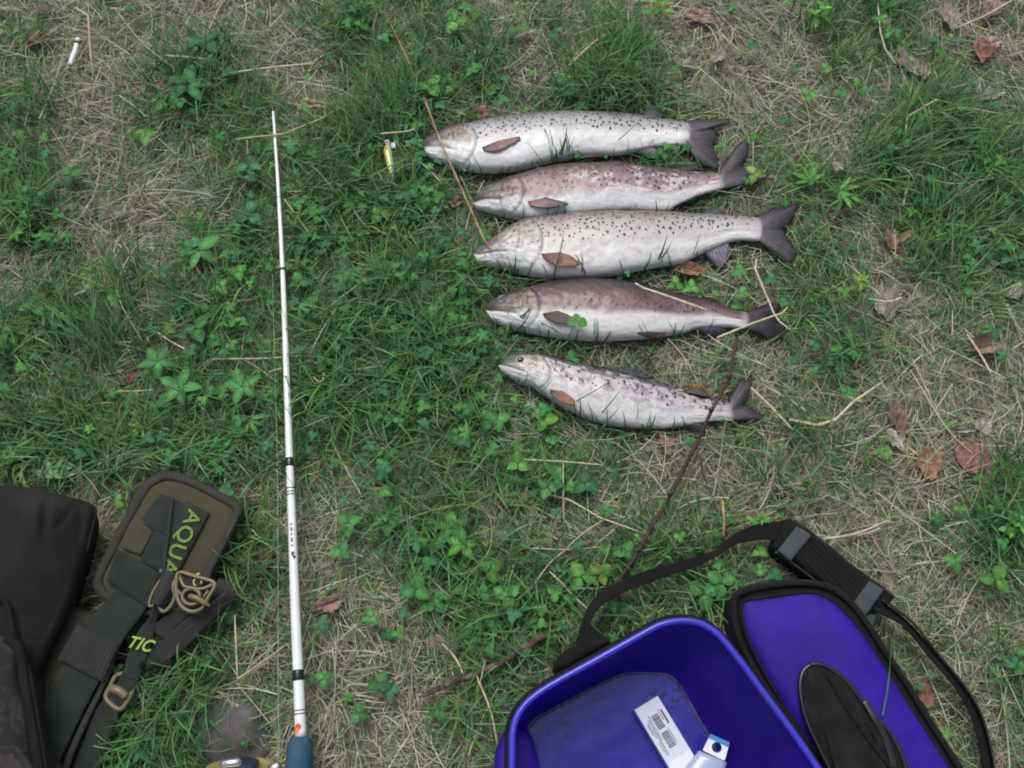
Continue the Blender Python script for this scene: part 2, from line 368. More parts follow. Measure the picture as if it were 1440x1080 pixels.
# ================================================================== FISH
FISH = [
 dict(label='silvery trout with a long purplish pectoral fin, topmost of the five',
  up=[(592,206),(596,198),(603,193),(612,189),(628,182),(648,178),(668,174),(690,168),(715,165),(760,161),(800,159),(840,159),(870,160),(900,163),(930,167),(950,170),(968,173)],
  lo=[(592,210),(598,217),(606,222),(625,229),(645,236),(670,240),(700,241),(730,238),(755,232),(780,225),(810,220),(845,218),(870,217),(890,213),(915,207),(940,204),(955,204),(968,206)],
  dors=(.17,.165,.16), side=(.50,.49,.50), belly=(.80,.80,.81), pink=.0, spots=(.9,.55), T=.027, eye=(616,190,6),
  gill=.205, cheek=(.25,.17,.10), seed=1,
  tail=[(966,171),(962,170),(990,168),(1027,167),(1026,174),(1004,180),(1008,190),(1001,204),(1010,223),(1010,239),(984,231),(966,208)],
  fins=[('pectoral_fin',[(676,204),(682,216)],[(700,198),(728,193),(726,199),(700,212)],'purple',.062,.058),
        ('pelvic_fin',[(806,213),(812,221)],[(835,209),(858,215),(850,222),(830,223)],'brown',.02,.012),
        ('anal_fin',[(886,211),(920,206)],[(905,221),(934,224),(931,216),(924,209)],'violet',.022,.012),
        ('adipose_fin',[(903,166),(922,168)],[(905,157),(918,151),(930,158),(932,167)],'slate',.03,.02),
        ('dorsal_fin',[(780,164),(830,164)],[(785,156),(806,153),(830,154),(834,160)],'slate',.03,.014)]),
 dict(label='rosy trout with silver patches lying second from the top, tail over its neighbour',
  up=[(666,282),(669,275),(677,267),(689,261),(700,257),(720,251),(735,246),(755,239),(784,234),(813,232),(860,231),(899,234),(947,238),(986,242),(1013,247)],
  lo=[(666,287),(670,293),(689,298),(712,303),(732,308),(750,309),(774,307),(813,303),(852,299),(885,297),(912,298),(942,297),(953,289),(977,278),(996,271),(1013,266)],
  dors=(.11,.055,.06), side=(.33,.23,.25), belly=(.76,.76,.78), pink=.85, spots=(.75,.7), T=.026, eye=(693,264,6),
  gill=.2, cheek=(.2,.07,.05), seed=2,
  tail=[(1012,246),(1014,233),(1034,208),(1052,193),(1054,210),(1041,236),(1047,238),(1066,240),(1084,246),(1066,258),(1043,263),(1014,266)],
  fins=[('pectoral_fin',[(741,280),(746,292)],[(767,278),(794,285),(796,288),(768,293)],'greypink',.06,.056),
        ('pelvic_fin',[(862,294),(872,299)],[(883,290),(900,291),(908,298),(885,301)],'dark',.03,.022),
        ('anal_fin',[(946,292),(985,275)],[(958,290),(978,281),(992,274),(997,271)],'dark',.03,.02),
        ('adipose_fin',[(955,239),(972,240)],[(956,233),(968,230),(982,234),(984,240)],'dark',.028,.02),
        ('dorsal_fin',[(845,235),(885,236)],[(848,226),(862,224),(878,228),(886,232)],'slate',.03,.014)]),
 dict(label='largest pale silver trout with a brown pectoral fin, middle of the five',
  up=[(666,354),(669,349),(680,345),(692,337),(700,330),(712,323),(725,317),(735,312),(760,307),(793,303),(827,300),(860,299),(900,299),(941,300),(981,301),(1022,303),(1050,305),(1069,308)],
  lo=[(666,359),(671,368),(693,374),(710,377),(730,382),(753,388),(793,391),(827,390),(860,386),(895,380),(926,374),(949,371),(965,367),(981,359),(1006,348),(1026,340),(1045,337),(1069,339)],
  dors=(.22,.175,.145), side=(.58,.55,.55), belly=(.80,.80,.80), pink=.08, spots=(.95,.5), T=.03, eye=(697,339,6),
  gill=.235, cheek=(.44,.37,.33), seed=3,
  tail=[(1067,307),(1060,304),(1090,294),(1122,286),(1121,297),(1112,311),(1100,323),(1110,339),(1122,356),(1112,371),(1082,353),(1067,339)],
  fins=[('pectoral_fin',[(758,353),(768,367)],[(787,355),(803,361),(813,373),(785,375)],'brown',.066,.062),
        ('pelvic_fin',[(899,368),(903,376)],[(918,367),(935,369),(942,373),(915,376)],'brown',.03,.02),
        ('anal_fin',[(988,355),(1024,341)],[(1002,370),(1014,377),(1030,357),(1028,346)],'violet',.024,.014),
        ('adipose_fin',[(986,303),(1006,304)],[(990,297),(1004,293),(1017,296),(1020,302)],'slate',.032,.022),
        ('dorsal_fin',[(850,303),(895,303)],[(854,297),(872,295),(888,296),(898,299)],'dark',.03,.014)]),
 dict(label='brownish pink trout with a clover leaf on its flank, fourth from the top',
  up=[(684,434),(688,427),(700,418),(718,412),(747,404),(769,399),(796,395),(824,393),(858,395),(880,398),(900,402),(941,411),(981,420),(1002,424),(1022,432),(1050,440)],
  lo=[(684,438),(690,449),(707,458),(731,464),(758,470),(791,475),(824,478),(858,478),(900,476),(941,471),(961,468),(977,462),(1002,459),(1030,460),(1050,462)],
  dors=(.05,.022,.018), side=(.19,.13,.13), belly=(.74,.73,.73), pink=.6, spots=(.7,.4), T=.028, eye=(706,420,6),
  gill=.2, cheek=(.16,.09,.05), seed=4,
  tail=[(1049,440),(1063,432),(1080,428),(1098,427),(1097,434),(1091,443),(1089,449),(1106,457),(1104,468),(1083,477),(1063,471),(1049,462)],
  fins=[('pectoral_fin',[(762,438),(767,449)],[(783,437),(800,444),(805,453),(784,455)],'orange_edge',.063,.059),
        ('pelvic_fin',[(893,458),(896,472)],[(915,456),(936,464),(930,473),(910,475)],'orange_edge',.04,.034),
        ('anal_fin',[(977,462),(1010,459)],[(990,471),(1008,472),(1022,466),(1024,461)],'violet',.024,.014),
        ('adipose_fin',[(984,425),(1000,428)],[(986,420),(998,418),(1010,424),(1014,430)],'dark',.03,.02),
        ('dorsal_fin',[(860,399),(898,404)],[(866,393),(882,391),(898,394),(908,402)],'slate',.034,.014)]),
 dict(label='small white mottled trout tilted down to the right, lowest of the five',
  up=[(701,512),(704,506),(713,501),(724,499),(747,499),(775,501),(800,508),(824,514),(858,520),(900,531),(927,538),(960,547),(977,553),(1002,561),(1028,566)],
  lo=[(701,515),(705,521),(718,531),(733,538),(751,544),(762,553),(776,562),(796,575),(818,585),(840,593),(869,599),(900,602),(935,602),(960,599),(977,596),(1002,592),(1028,592)],
  dors=(.022,.026,.028), side=(.62,.58,.62), belly=(.70,.70,.70), pink=.3, spots=(.5,.6), T=.025, eye=(732,507,8),
  gill=.215, cheek=(.55,.42,.38), seed=5,
  tail=[(1027,565),(1022,561),(1042,533),(1058,537),(1055,553),(1044,572),(1052,570),(1066,579),(1079,588),(1066,592),(1045,592),(1027,592)],
  fins=[('pectoral_fin',[(772,544),(776,558)],[(791,550),(804,560),(808,570),(790,566)],'brown',.058,.054),
        ('pelvic_fin',[(870,590),(874,599)],[(890,592),(908,597),(914,603),(890,604)],'brown',.03,.02),
        ('anal_fin',[(960,598),(992,592)],[(970,607),(985,610),(997,609),(998,598)],'dark',.022,.012),
        ('adipose_fin',[(966,552),(990,557)],[(970,543),(985,541),(998,549),(1001,560)],'orange_edge',.034,.024),
        ('dorsal_fin',[(856,522),(908,534)],[(866,516),(886,517),(904,522),(916,532)],'slate',.034,.014)]),
]
FINC = {'purple': ((.14,.06,.08), (.2,.13,.1)), 'brown': ((.10,.045,.038), (.22,.10,.04)), 'violet': ((.2,.17,.24), (.12,.1,.13)),
        'slate': ((.07,.085,.1), (.05,.06,.07)), 'dark': ((.035,.03,.035), (.05,.04,.04)), 'greypink': ((.24,.12,.14), (.06,.05,.055)),
        'orange_edge': ((.055,.045,.05), (.25,.12,.03)), 'tail': ((.075,.062,.08), (.03,.028,.032))}
def fin(name, base, edge, colk, z0, z1, parent, seed, nr=19, nt_=9):
    """fin membrane between its root and its outer edge, ribbed by rays and given a little thickness"""
    bb = base
    if name in ('pectoral_fin', 'pelvic_fin'):
        mx_, my_ = (base[0][0]+base[1][0])/2, (base[0][1]+base[1][1])/2; bb = [(mx_+(b[0]-mx_)*.45, my_+(b[1]-my_)*.45) for b in base]
    B = crom([(*b, 0) for b in base], nr) if len(base) > 2 else np.linspace((*bb[0], 0), (*bb[1], 0), nr)
    if name in ('pectoral_fin', 'pelvic_fin'):   # rays fan out from a narrow root
        e_ = [(mx_+(p[0]-mx_)*1.04, my_+(p[1]-my_)*1.04, 0) for p in edge]; E = dense_open(crom(e_, 40), nr)
    else: E = dense_open(crom([(*e, 0) for e in ([base[0]]+edge+[base[1]])], 60) if name != 'tail_fin' else [(*e, 0) for e in ([base[0]]+edge+[base[1]])], nr)
    V = []; C = []; c0, c1 = [np.array(c) for c in FINC[colk]]
    for side in (1, -1):
        for j in range(nt_):
            t = j/(nt_-1)
            for i in range(nr):
                p = B[i]*(1-t)+E[i]*t; rag = (random.Random(seed*99+i).random()-.5)*2.2*(t > .99)
                z = z0*(1-t)+z1*t+math.sin(t*3)*.002
                q = W(p[0]+rag, p[1]+rag*.4, z)
                th = (.0011 if i % 2 else .0004)*(1.25-t)+.0002
                V.append((q.x, q.y, z+side*th))
                k = t**1.4
                if colk == 'orange_edge': k = 1.0 if (t > .85 or i == 0 or i == 1) else .12*t
                c = c0*(1-k)+c1*k
                if name == 'tail_fin': k2 = max(0, 1-t/.16)**1.5*.7; c = c*(1-k2)+np.array((.42,.38,.45))*k2
                c = c*(.45 if 'fourth' in parent['label'] else 1)*(1.3 if i % 2 else .75)*(1+.35*nz3(p[0]*.12, p[1]*.12, seed)); C.append(c)
    F = []; N = nr*nt_
    for j in range(nt_-1):
        for i in range(nr-1):
            k = j*nr+i; F.append((k, k+1, k+nr+1, k+nr)); F.append((N+k, N+k+nr, N+k+nr+1, N+k+1))
    for i in range(nr-1):
        F.append((i, N+i, N+i+1, i+1)); k = (nt_-1)*nr+i; F.append((k, k+1, N+k+1, N+k))
    for j in range(nt_-1):
        k = j*nr; F.append((k, k+nr, N+k+nr, N+k)); k += nr-1; F.append((k, N+k, N+k+nr, k+nr))
    return mk(name, V, F, M['fin'], parent, cols=C)
def dense_open(poly, n):
    P = np.array([tuple(p) for p in poly], float); d = np.r_[0, np.cumsum(np.linalg.norm(np.diff(P, axis=0), axis=1))]
    t = np.linspace(0, d[-1], n); return np.stack([np.interp(t, d, P[:, k]) for k in range(3)], 1)
def sstep(a, b, x): t = min(1, max(0, (x-a)/(b-a))); return t*t*(3-2*t)
def gauss(x, s): return math.exp(-(x/s)**2)

for fi, f in enumerate(FISH):
    up = np.array(f['up'], float); lo = np.array(f['lo'], float); x0, x1 = up[0, 0], up[-1, 0]+4
    NS, NC = 250, 112; sg = f['seed']*13.7
    S = np.linspace(0, 1, NS); S = S**1.12
    xs = x0+S*(x1-x0); yu = np.interp(xs, up[:, 0], up[:, 1]); yl = np.interp(xs, lo[:, 0], lo[:, 1])
    ker = np.hanning(13); ker /= ker.sum()
    def smo(y):
        z = np.convolve(np.pad(y, 6, mode='edge'), ker, 'valid'); w = np.clip(np.arange(NS)/10, 0, 1); return y*(1-w)+z*w
    yu = smo(yu); yl = smo(yl)
    cap = np.clip((xs-(x1-7))/7, 0, 1); cf = np.sqrt(np.clip(1-cap**2, .02, 1)); md = (yu+yl)/2; yu = md+(yu-md)*cf; yl = md+(yl-md)*cf
    surf = []
    T = f['T']*.9; c = W((x0+x1)/2, (yu[NS//2]+yl[NS//2])/2, 0)
    root = thing('trout', f['label'], 'fish', (c.x, c.y, .004), 'trout laid out in a column on the grass')
    V = []; C = []; CO = []; SM = []; length = (x1-x0)*mpp(850, (yu[0]+yl[0])/2, .03)
    D = np.array(f['dors']); SI = np.array(f['side']); BE = np.array(f['belly']); CH = np.array(f['cheek']); pinkc = np.array((.26,.07,.095))
    for i in range(NS):
        s = S[i]; depth_px = yl[i]-yu[i]
        prof = (s/.14)**.55 if s < .14 else 1
        thick = T*min(1, prof)*(1-.72*sstep(.45, 1.0, s)) ; thick = max(thick*(.25+.75*cf[i]), .0022)
        zc = T*.95*(1-.25*sstep(.5, 1, s)) + .004
        surf.append((zc, thick)); a = W(xs[i], yu[i], zc); b = W(xs[i], yl[i], zc); ctr = (a+b)/2; hv = (a-b)/2; hd = hv.length
        for k in range(NC):
            ph = 2*math.pi*k/NC
            cv, sv = math.cos(ph), math.sin(ph); v = cv
            # slightly full flanks
            cx = math.copysign(abs(cv)**.92, cv); sz = math.copysign(abs(sv)**.66, sv)
            d = 0.0; dark = 0.0
            if sv > 0:
                # gill cover edge and the plate before it
                ge = f['gill']-.055*(v+.05)**2-.0*v; ge2 = f['gill']*.68-.05*(v-.1)**2
                if -.93 < v < .8:
                    d -= .0016*gauss(s-ge-.004, .004)*(1-abs(v)**6); d += .0012*gauss(s-ge+.012, .012)
                    dark += .55*gauss(s-ge-.003, .0035)
                if -.6 < v < .6:
                    d -= .0007*gauss(s-ge2, .004); dark += .32*gauss(s-ge2, .003)
                # jaw: mouth slit from the snout, upper jaw bone above it
                mv = -.12-2.6*s
                if s < .125:
                    e = sstep(.125, .105, s); w_ = .08+.34*max(0, .045-s)/.045
                    d -= .0026*gauss(v-mv, w_)*e; dark += .95*gauss(v-mv, w_*.5+.02)*e
                    ma = -.02-2.2*s; dark += .4*gauss(v-ma-.42+1.2*s, .035)*e
                    d += .0009*gauss(v-mv-.3, .18)*e
                if s < f['gill']:
                    c0_ = .5+.5*math.sin(60*s+v*5+2*nz3(s*20+sg, v*4, 9)); dark += .16*c0_**6
                    dark += .4*gauss(math.hypot((s-f['gill']*.45)/.028, (v-.42)/.34)-1, .16)*(1 if fi != 4 else .5)
                    d += .0008*nz3(s*60+sg, v*8, 4)
                if .02 < s < .17:
                    l2 = -.62-1.2*s; dark += .35*gauss(v-l2, .04)*sstep(.17, .14, s); d -= .0005*gauss(v-l2, .05)
                # flesh unevenness
                d += .0011*nz3(s*14+sg, v*3, 1)+.0005*nz3(s*40+sg, v*9, 2)
            p = ctr+hv*cx+Vector((0, 0, sz*thick)); p += (Vector((0, 0, sv))+hv.normalized()*cv)*d
            V.append(p)
            n1 = nz3(s*9+sg, v*2.2, 3); n2_ = nz3(s*26+sg, v*6, 5); n3 = nz3(s*70+sg, v*16, 7)
            vv = v+.10*n1+.05*n2_
            t_d = sstep(.28, .95, vv); t_b = sstep(-.12, -.62, vv)
            if fi == 4: t_d = sstep(.5, .8, vv+.3*n2_)
            if fi == 3: t_d = sstep(.05, .62, vv); t_b = sstep(-.05, -.4, vv)
            if fi == 1: t_d = sstep(.2, .8, vv)
            if fi == 0: t_b = sstep(.2, -.3, vv)
            col = SI*(1-t_d)+D*t_d; col = col*(1-t_b)+BE*t_b
            pk = f['pink']*gauss(v-.2, .42)*(.4+1.1*n1+.7*n2_+.3*n3); pk = max(0, min(.8, pk)) if s > f['gill'] else 0
            col = col*(1-pk)+pinkc*pk*(.95, 1, 1, .85, 1.6)[fi]
            if fi == 1:      # rubbed silver patches
                sil = .85*sstep(.0, .34, n1*.8+n2_*.7+n3*.45)*sstep(.3, .5, s)*sstep(.95, .6, abs(v)); col = col*(1-sil)+np.array((.68,.64,.66))*sil
            if fi == 4:
                mo = sstep(.02, .3, n2_+.7*n3)*sstep(-.5, .2, v)*.75; col = col*(1-mo)+np.array((.2,.19,.2))*mo
            if fi == 2:
                mo = sstep(.18, .4, n2_+.3*n1)*.35; col = col*(1-mo)+np.array((.5,.36,.36))*mo
            if s < f['gill'] and v > -.35+.0*s:
                h = sstep(f['gill'], f['gill']-.03, s+.055*(v+.05)**2)*sstep(-.35, .05, v+.1*n2_)
                hc = CH*(1+.6*n2_)+.06*np.array((1,1,1))*(s < .11); col = col*(1-.8*h)+hc*.8*h
                hb = sstep(.4, .9, v+.25*n2_)*h*.85; col = col*(1-hb)+D*.45*hb; col = col*(1+.55*n3*h+.5*n2_*h)
                if s < .12: sn_ = sstep(.115, .05, s)*sstep(-.08, .22, v+.25*n2_)*(.93 if fi != 2 else .6); col = col*(1-sn_)+np.array((.045,.042,.038))*sn_
                if s < .11:
                    u_ = sstep(.11, .06, s)*sstep(-.1, .2, v)*.55; col = col*(1-u_)+np.array((.13,.125,.13))*u_
            if sv > 0: col = col*(1-.7*min(1, dark))
            if s > .95: # pinkish root of the tail
                q = sstep(.95, .985, s)*.55; col = col*(1-q)+np.array((.42,.37,.44))*q; q = sstep(.985, 1, s)*.8; col = col*(1-q)+np.array((.2,.17,.21))*q
            if sv > 0 and s > f['gill'] and abs(v-.1-.05*(s-.6)) < .02: col = col*.9
            col = col*(.93-.16*sstep(-.1, .5, v)); C.append(np.clip(col, .01, .85)); CO.append((s*length, ph/(2*math.pi)*math.pi*hd*1.6+f['seed'], 0))
            sm = 1.0*sstep(-.22, f['spots'][1]*.45, v-.05*n1) if fi not in (1, 3) else 1.1*sstep(-.35, .2, v)
            if s < f['gill']: sm *= .5 if s > .1 else 0
            if s > .96: sm = 0
            SM.append(sm)
    F = [(i*NC+k, i*NC+(k+1) % NC, (i+1)*NC+(k+1) % NC, (i+1)*NC+k) for i in range(NS-1) for k in range(NC)]
    F.append(tuple(range(NC))[::-1]); F.append(tuple((NS-1)*NC+k for k in range(NC)))
    sk = fish_skin('trout_skin', (.018,.015,.018), (.0080, .0095, .0080, .0088, .0100)[fi], (.24, .23, .24, .22, .22)[fi], fi)
    bo = mk('body', V, F, sk, root, cols=C)
    at = bo.data.attributes.new('body_co', 'FLOAT_VECTOR', 'POINT'); at.data.foreach_set('vector', np.array(CO).ravel())
    at = bo.data.attributes.new('spot_mask', 'FLOAT', 'POINT'); at.data.foreach_set('value', np.array(SM, float))
    def sz_at(px, py):
        i = int(np.clip(np.searchsorted(xs, px), 0, NS-1)); zc, th = surf[i]; m_ = (yu[i]+yl[i])/2; h_ = max(1, (yl[i]-yu[i])/2)
        v = 0
        for _ in range(3): v = min(.97, abs(py-(m_))/h_)
        return zc+th*(1-v*v)**.34
    tl = f['tail']; zt = .018
    fin('tail_fin', [tl[0], tl[-1]], tl[1:-1], 'tail', .026, .016, root, fi, nr=41, nt_=15)
    for (nm, ba, ed, ck, z0, z1) in f['fins']:
        if nm == 'pectoral_fin': z0 = sz_at(*ba[0])-.001; z1 = sz_at(ed[len(ed)//2-1][0], min(ed[len(ed)//2-1][1], yl[min(NS-1, np.searchsorted(xs, ed[1][0]))]-6))+.0025
        fin(nm, ba, ed, ck, z0, z1, root, fi*7+len(nm))
    ex, ey, er = f['eye']; r_ = er*mpp(ex, ey, .045); ez = sz_at(ex, ey)-r_*.12
    e = W(ex, ey, ez); V = []; F = []
    for (nm, rr, hh, mt, zo) in (('eye_ring', r_, .5, 'eye_ring', 0), ('eye', r_*.74, .75, 'eye', .0006)):
        V = []; F = []; ns, nr_ = 20, 7
        for j in range(nr_):
            a_ = j/(nr_-1)*math.pi/2
            for k in range(ns):
                t_ = 2*math.pi*k/ns; V.append((e.x+rr*math.cos(a_)*math.cos(t_), e.y+rr*.85*math.cos(a_)*math.sin(t_), ez+zo+rr*hh*math.sin(a_)))
        F = [(j*ns+k, j*ns+(k+1) % ns, (j+1)*ns+(k+1) % ns, (j+1)*ns+k) for j in range(nr_-1) for k in range(ns)]
        if nm == 'eye_ring': ring = mk('eye', V, F, M[mt], root)
        else: mk('pupil', V, F, M[mt], ring)
    poly = [W(x, y, .02) for x, y in zip(xs[::8], yu[::8])]+[W(x, y, .02) for x, y in zip(xs[::-8], yl[::-8])]
    FOOT.append((poly, .006)); FOOT.append(([W(p[0], p[1], .015) for p in tl], .008))

# ================================================================== ROD AND REEL
rt = W(384,153,.02)
rod = thing('fishing_rod', 'white fishing rod with black line guides and a dark blue grip', 'fishing rod', (W(400,500,0)))
RP = [(384,153,.036),(391,260,.040),(397,372,.043),(402,500,.046),(407,640,.048),(411,740,.049),(415,850,.050),(419.5,950,.051),(423,1036,.052)]
rp_ = [W(*p) for p in RP]; wpx = [3.6,5,6.6,8.6,10.5,12,13.6,15,16.2]
tube('blank', rp_, [w*mpp(p[0], p[1], p[2])/2 for w, p in zip(wpx, RP)], M['rod_white'], rod, seg=20, n=80)
def rod_at(py):
    ys = [p[1] for p in RP]; return W(np.interp(py, ys, [p[0] for p in RP]), py, np.interp(py, ys, [p[2] for p in RP])), np.interp(py, ys, wpx)*mpp(400, py, .045)/2
def band(name, y0, y1, m, extra=.0006, parent=rod):
    a, r0 = rod_at(y0); b, r1 = rod_at(y1); tube(name, [a, a.lerp(b, .15), a.lerp(b, .85), b], [r0+extra*.3, r0+extra, r1+extra, r1+extra*.3], m, parent, seg=20)
for y0, y1 in ((644,656), (942,957), (377,381), (151,157)): band('wrap', y0, y1, M['black_gloss'])
for y0 in (686,691,695,998,1003): band('trim_ring', y0, y0+1.6, M['thread'], .00035)
def guide(py, size, dx):
    c, r = rod_at(py); g = c+Vector((-dx, .0, -.004)); n = 20
    P = [g+Vector((math.cos(a)*size, math.sin(a)*size*.55, math.sin(a)*size*.6)) for a in np.linspace(0, 2*math.pi, n, endpoint=False)]
    gd = tube('line_guide', P, .0009, M['black_gloss'], rod, closed=True, seg=6)
    tube('guide_foot', [c+Vector((0, .01, .0)), g+Vector((size, .004, 0)), c+Vector((0, -.01, 0))], .0009, M['black_gloss'], gd, seg=6)
guide(651, .0085, .0155); guide(380, .006, .011); guide(154, .004, .003); guide(945, .010, .017) if False else None
# fishing line twisted round the blank, then running free beside it
V = []; P = []
for y0, y1, tn in ((425,490,.9), (566,610,.9), (662,690,.5)):
    P = []
    for k in range(40):
        t = k/39; c, r = rod_at(y0+(y1-y0)*t); a = math.pi+tn*2*math.pi*t
        P.append(c+Vector((math.cos(a)*(r+.0003), 0, -math.sin(a)*(r+.0003))))
    tube('twisted_line', P, .0004, M['thread'], rod, seg=5)
tube('fishing_line', [W(383,385,.03), W(386,500,.034), W(390,651,.038), W(391,800,.04), W(391,940,.04), W(392,1060,.045), W(388,1085,.05)], .00042, M['line'], rod, n=40, seg=5)
FOOT.append(([W(p[0]-6, p[1], .03) for p in RP]+[W(p[0]+6, p[1], .03) for p in RP[::-1]], .034))
c1, r1 = rod_at(425); tube('slack_line', [c1+Vector((r1, 0, 0)), W(404,470,.03), W(409,560,.03), W(410,640,.032), rod_at(655)[0]+Vector((.006, 0, 0))], .0005, M['thread'], rod, n=30, seg=5)
# little printed marks: blue emblem, maple leaf
def patch(name, pts, py, m, parent=rod, off=.0005):
    c, r = rod_at(py); cx = np.mean([p[0] for p in pts]); V = []; s = mpp(410, py, .05)
    for (x, y) in pts:
        dx = (x)*s; dz = math.sqrt(max(1e-9, (r+off)**2-min(abs(dx), r*.97)**2)); q, _ = rod_at(py+y); V.append((q.x+dx, q.y, q.z+dz))
    V.append((rod_at(py)[0].x+cx*s, rod_at(py)[0].y, c.z+r+off)); N = len(V)-1
    mk(name, V, [(i, (i+1) % N, N)[::-1] for i in range(N)], m, parent, smooth=False)
ml = [(0,-11),(1.5,-6),(5,-9),(4,-4),(8,-4.5),(5,-1),(7,2),(3.5,2),(3,6),(.5,4),(-1,10),(-1.5,4),(-5,6),(-3.5,2),(-6.5,2),(-4.5,-1),(-6,-5),(-3,-3.5),(-2.5,-8),(-1,-5)]
patch('maple_leaf_mark', [(x*.75-2, y*.75) for x, y in ml], 1023, M['red'])
patch('maple_leaf_mark', [(x*.5-4, y*.6+5) for x, y in ml], 1023, M['orange'], off=.0008)
patch('blue_mark', [(0,-5),(3,-4),(2,0),(5,3),(2,6),(0,2),(-2,-1)], 781, M['navy'])
for k, (yy, s_) in enumerate(((738,2),(745,2.5),(752,2),(760,3),(768,2))): patch('small_mark', [(-s_/3,-s_),(s_/3,-s_),(s_/2,s_),(-s_/2,s_)], yy, M['thread'])
c0 = W(423,1034,.049); s = mpp(423,1040,.05)
hd = Vector((.02, -1, .02)).normalized()
tube('grip', [c0, c0+hd*.002, c0+hd*.006, c0+hd*.014, c0+hd*.03, c0+hd*.06, c0+hd*.12, c0+hd*.2, c0+hd*.205], [r*s for r in (8,12,15.5,18,19,18,15,16,12)], M['grip'], rod, seg=28)
tube('reel_seat', [c0+hd*.2, c0+hd*.3], .012, M['black_gloss'], rod, seg=20)
reel = thing('fishing_reel', 'spinning reel with a gold spool lip beside the blue rod grip', 'reel', W(338,1110,0))
def disc(name, c, axis, prof, m, parent, n=40):
    axis = axis.normalized(); s_ = axis.cross(Vector((0, 0, 1))).normalized(); u_ = s_.cross(axis); V = []; K = len(prof)
    for (h, r_) in prof:
        for k in range(n):
            a = 2*math.pi*k/n; V.append(c+axis*h+(s_*math.cos(a)+u_*math.sin(a))*r_)
    F = [(j*n+k, j*n+(k+1) % n, (j+1)*n+(k+1) % n, (j+1)*n+k) for j in range(K-1) for k in range(n)]
    F.append(tuple(range(n))[::-1]); F.append(tuple((K-1)*n+k for k in range(n)))
    return mk(name, V, F, m, parent)
rc = W(338,1079,.045); axs = Vector((0, 1, .25))
disc('spool_lip', rc, axs, [(-.004,.044),(-.002,.0455),(0,.0455),(.0015,.044),(.001,.036),(-.001,.034)], M['gold'], reel)
disc('spool', rc+Vector((0,-.012,0)), axs, [(-.02,.03),(-.018,.037),(.008,.037),(.009,.03)], M['line'], reel)
disc('rotor', rc+Vector((0,-.045,-.004)), axs, [(-.03,.02),(-.02,.042),(.01,.046),(.014,.04)], M['reel_blue'], reel)
disc('drag_knob', rc+axs*.003, axs, [(-.004,.024),(.003,.024),(.006,.017),(.007,.003)], M['reel_blue'], reel)
disc('line_roller', W(326,1073,.082), Vector((1,.1,0)), [(-.014,.003),(-.011,.0055),(.009,.006),(.012,.003)], M['silver'], reel, 20)
disc('bail_knob', W(386,1080,.06), Vector((1,.5,.2)), [(-.009,.003),(-.006,.0065),(.006,.0065),(.009,.003)], M['silver'], reel, 20)
tube('bail_wire', [W(326,1070,.082), W(310,1090,.08), W(305,1130,.06), W(345,1150,.06), W(384,1078,.06)], .0012, M['silver'], reel, n=30)
tube('reel_foot', [rc+Vector((0,-.09,0)), rc+Vector((.05,-.1,.01)), W(430,1190,.05)], .008, M['reel_blue'], reel, n=12)
FOOT.append(([W(x, y, 0) for x, y in ((295,1070),(450,1035),(450,1140),(290,1140))], .004))

# ================================================================== LURE
lure = thing('fishing_lure', 'small yellow green minnow lure lying in the grass left of the top trout', 'lure', W(547,228,.02))
LP = [W(545.5,203,.04), W(545,210,.041), W(546,218,.042), W(548,228,.042), W(550,238,.041), W(551.5,247,.04), W(552,251,.039)]
lm = mat('lure_skin', attr=True, rough=.25, var=.25, nscale=120, coat=.8, bump=.1)
P = crom(LP, 30); rad = np.interp(np.linspace(0, 1, 30), [0,.1,.25,.5,.75,1], [.0025,.0052,.0068,.006,.0042,.0018]); V, F = tube_geo(P, rad, 20, .8)
C = []
for i in range(30):
    for k in range(20):
        a = math.cos(2*math.pi*k/20); g = sstep(.35, -.5, a*-1); c = np.array((.28,.48,.16))*(1-g)+np.array((.5,.55,.15))*g
        if i < 14 and a > .55: c = np.array((.6,.36,.06))
        if abs(nz3(i*.4, k*.5, 4)) > .22: c = c*.55+np.array((.3,.45,.2))*.3
        if a < -.6: c = np.array((.4,.5,.35))
        C.append(c)
mk('lure_body', V, F, lm, lure, cols=C)
slab('diving_lip', [W(549,201,.044), W(556,199,.046), W(557,208,.046), W(550,208,.044)], .0012, M['plastic_clear'], lure, (3,3))
disc('lure_eye', W(543.5,208,.0455), Vector((-.1,0,1)), [(0,.0018),(.0008,.0012)], M['eye'], lure, 12)
tube('hook', [W(552,252,.038), W(549,257,.036), W(545,259,.03), W(546,253,.028), W(548,251,.03)], .0006, M['silver'], lure, n=20)
tube('hook', [W(549,225,.036), W(556,226,.03), W(558,233,.028), W(555,236,.032)], .0006, M['silver'], lure, n=20)
tube('tie_ring', [W(544,203,.04), W(542,199,.04), W(545,197,.04), W(547,200,.04)], .0005, M['silver'], lure, closed=True, n=16)
FOOT.append(([W(540,200), W(558,200), W(558,258), W(542,258)], .01))

# ================================================================== PAPER TUBE
pt = thing('cigarette_butt', 'short white paper tube like a cigarette end lying in the upper left', 'cigarette butt', W(102,75,.01))
tube('paper', [W(107.5,62,.026), W(105,72,.027), W(101,83,.026), W(98.5,91,.024)], .0042, M['paper'], pt, n=14, seg=12, flat=.7)
tube('paper_end', [W(110,54,.026), W(108.5,57.5,.026)], .0042, M['paper'], pt, seg=12, flat=.6)
tube('paper_fold', [W(108.5,57.5,.022), W(107.5,62,.022)], .003, M['mud'], pt, seg=8)

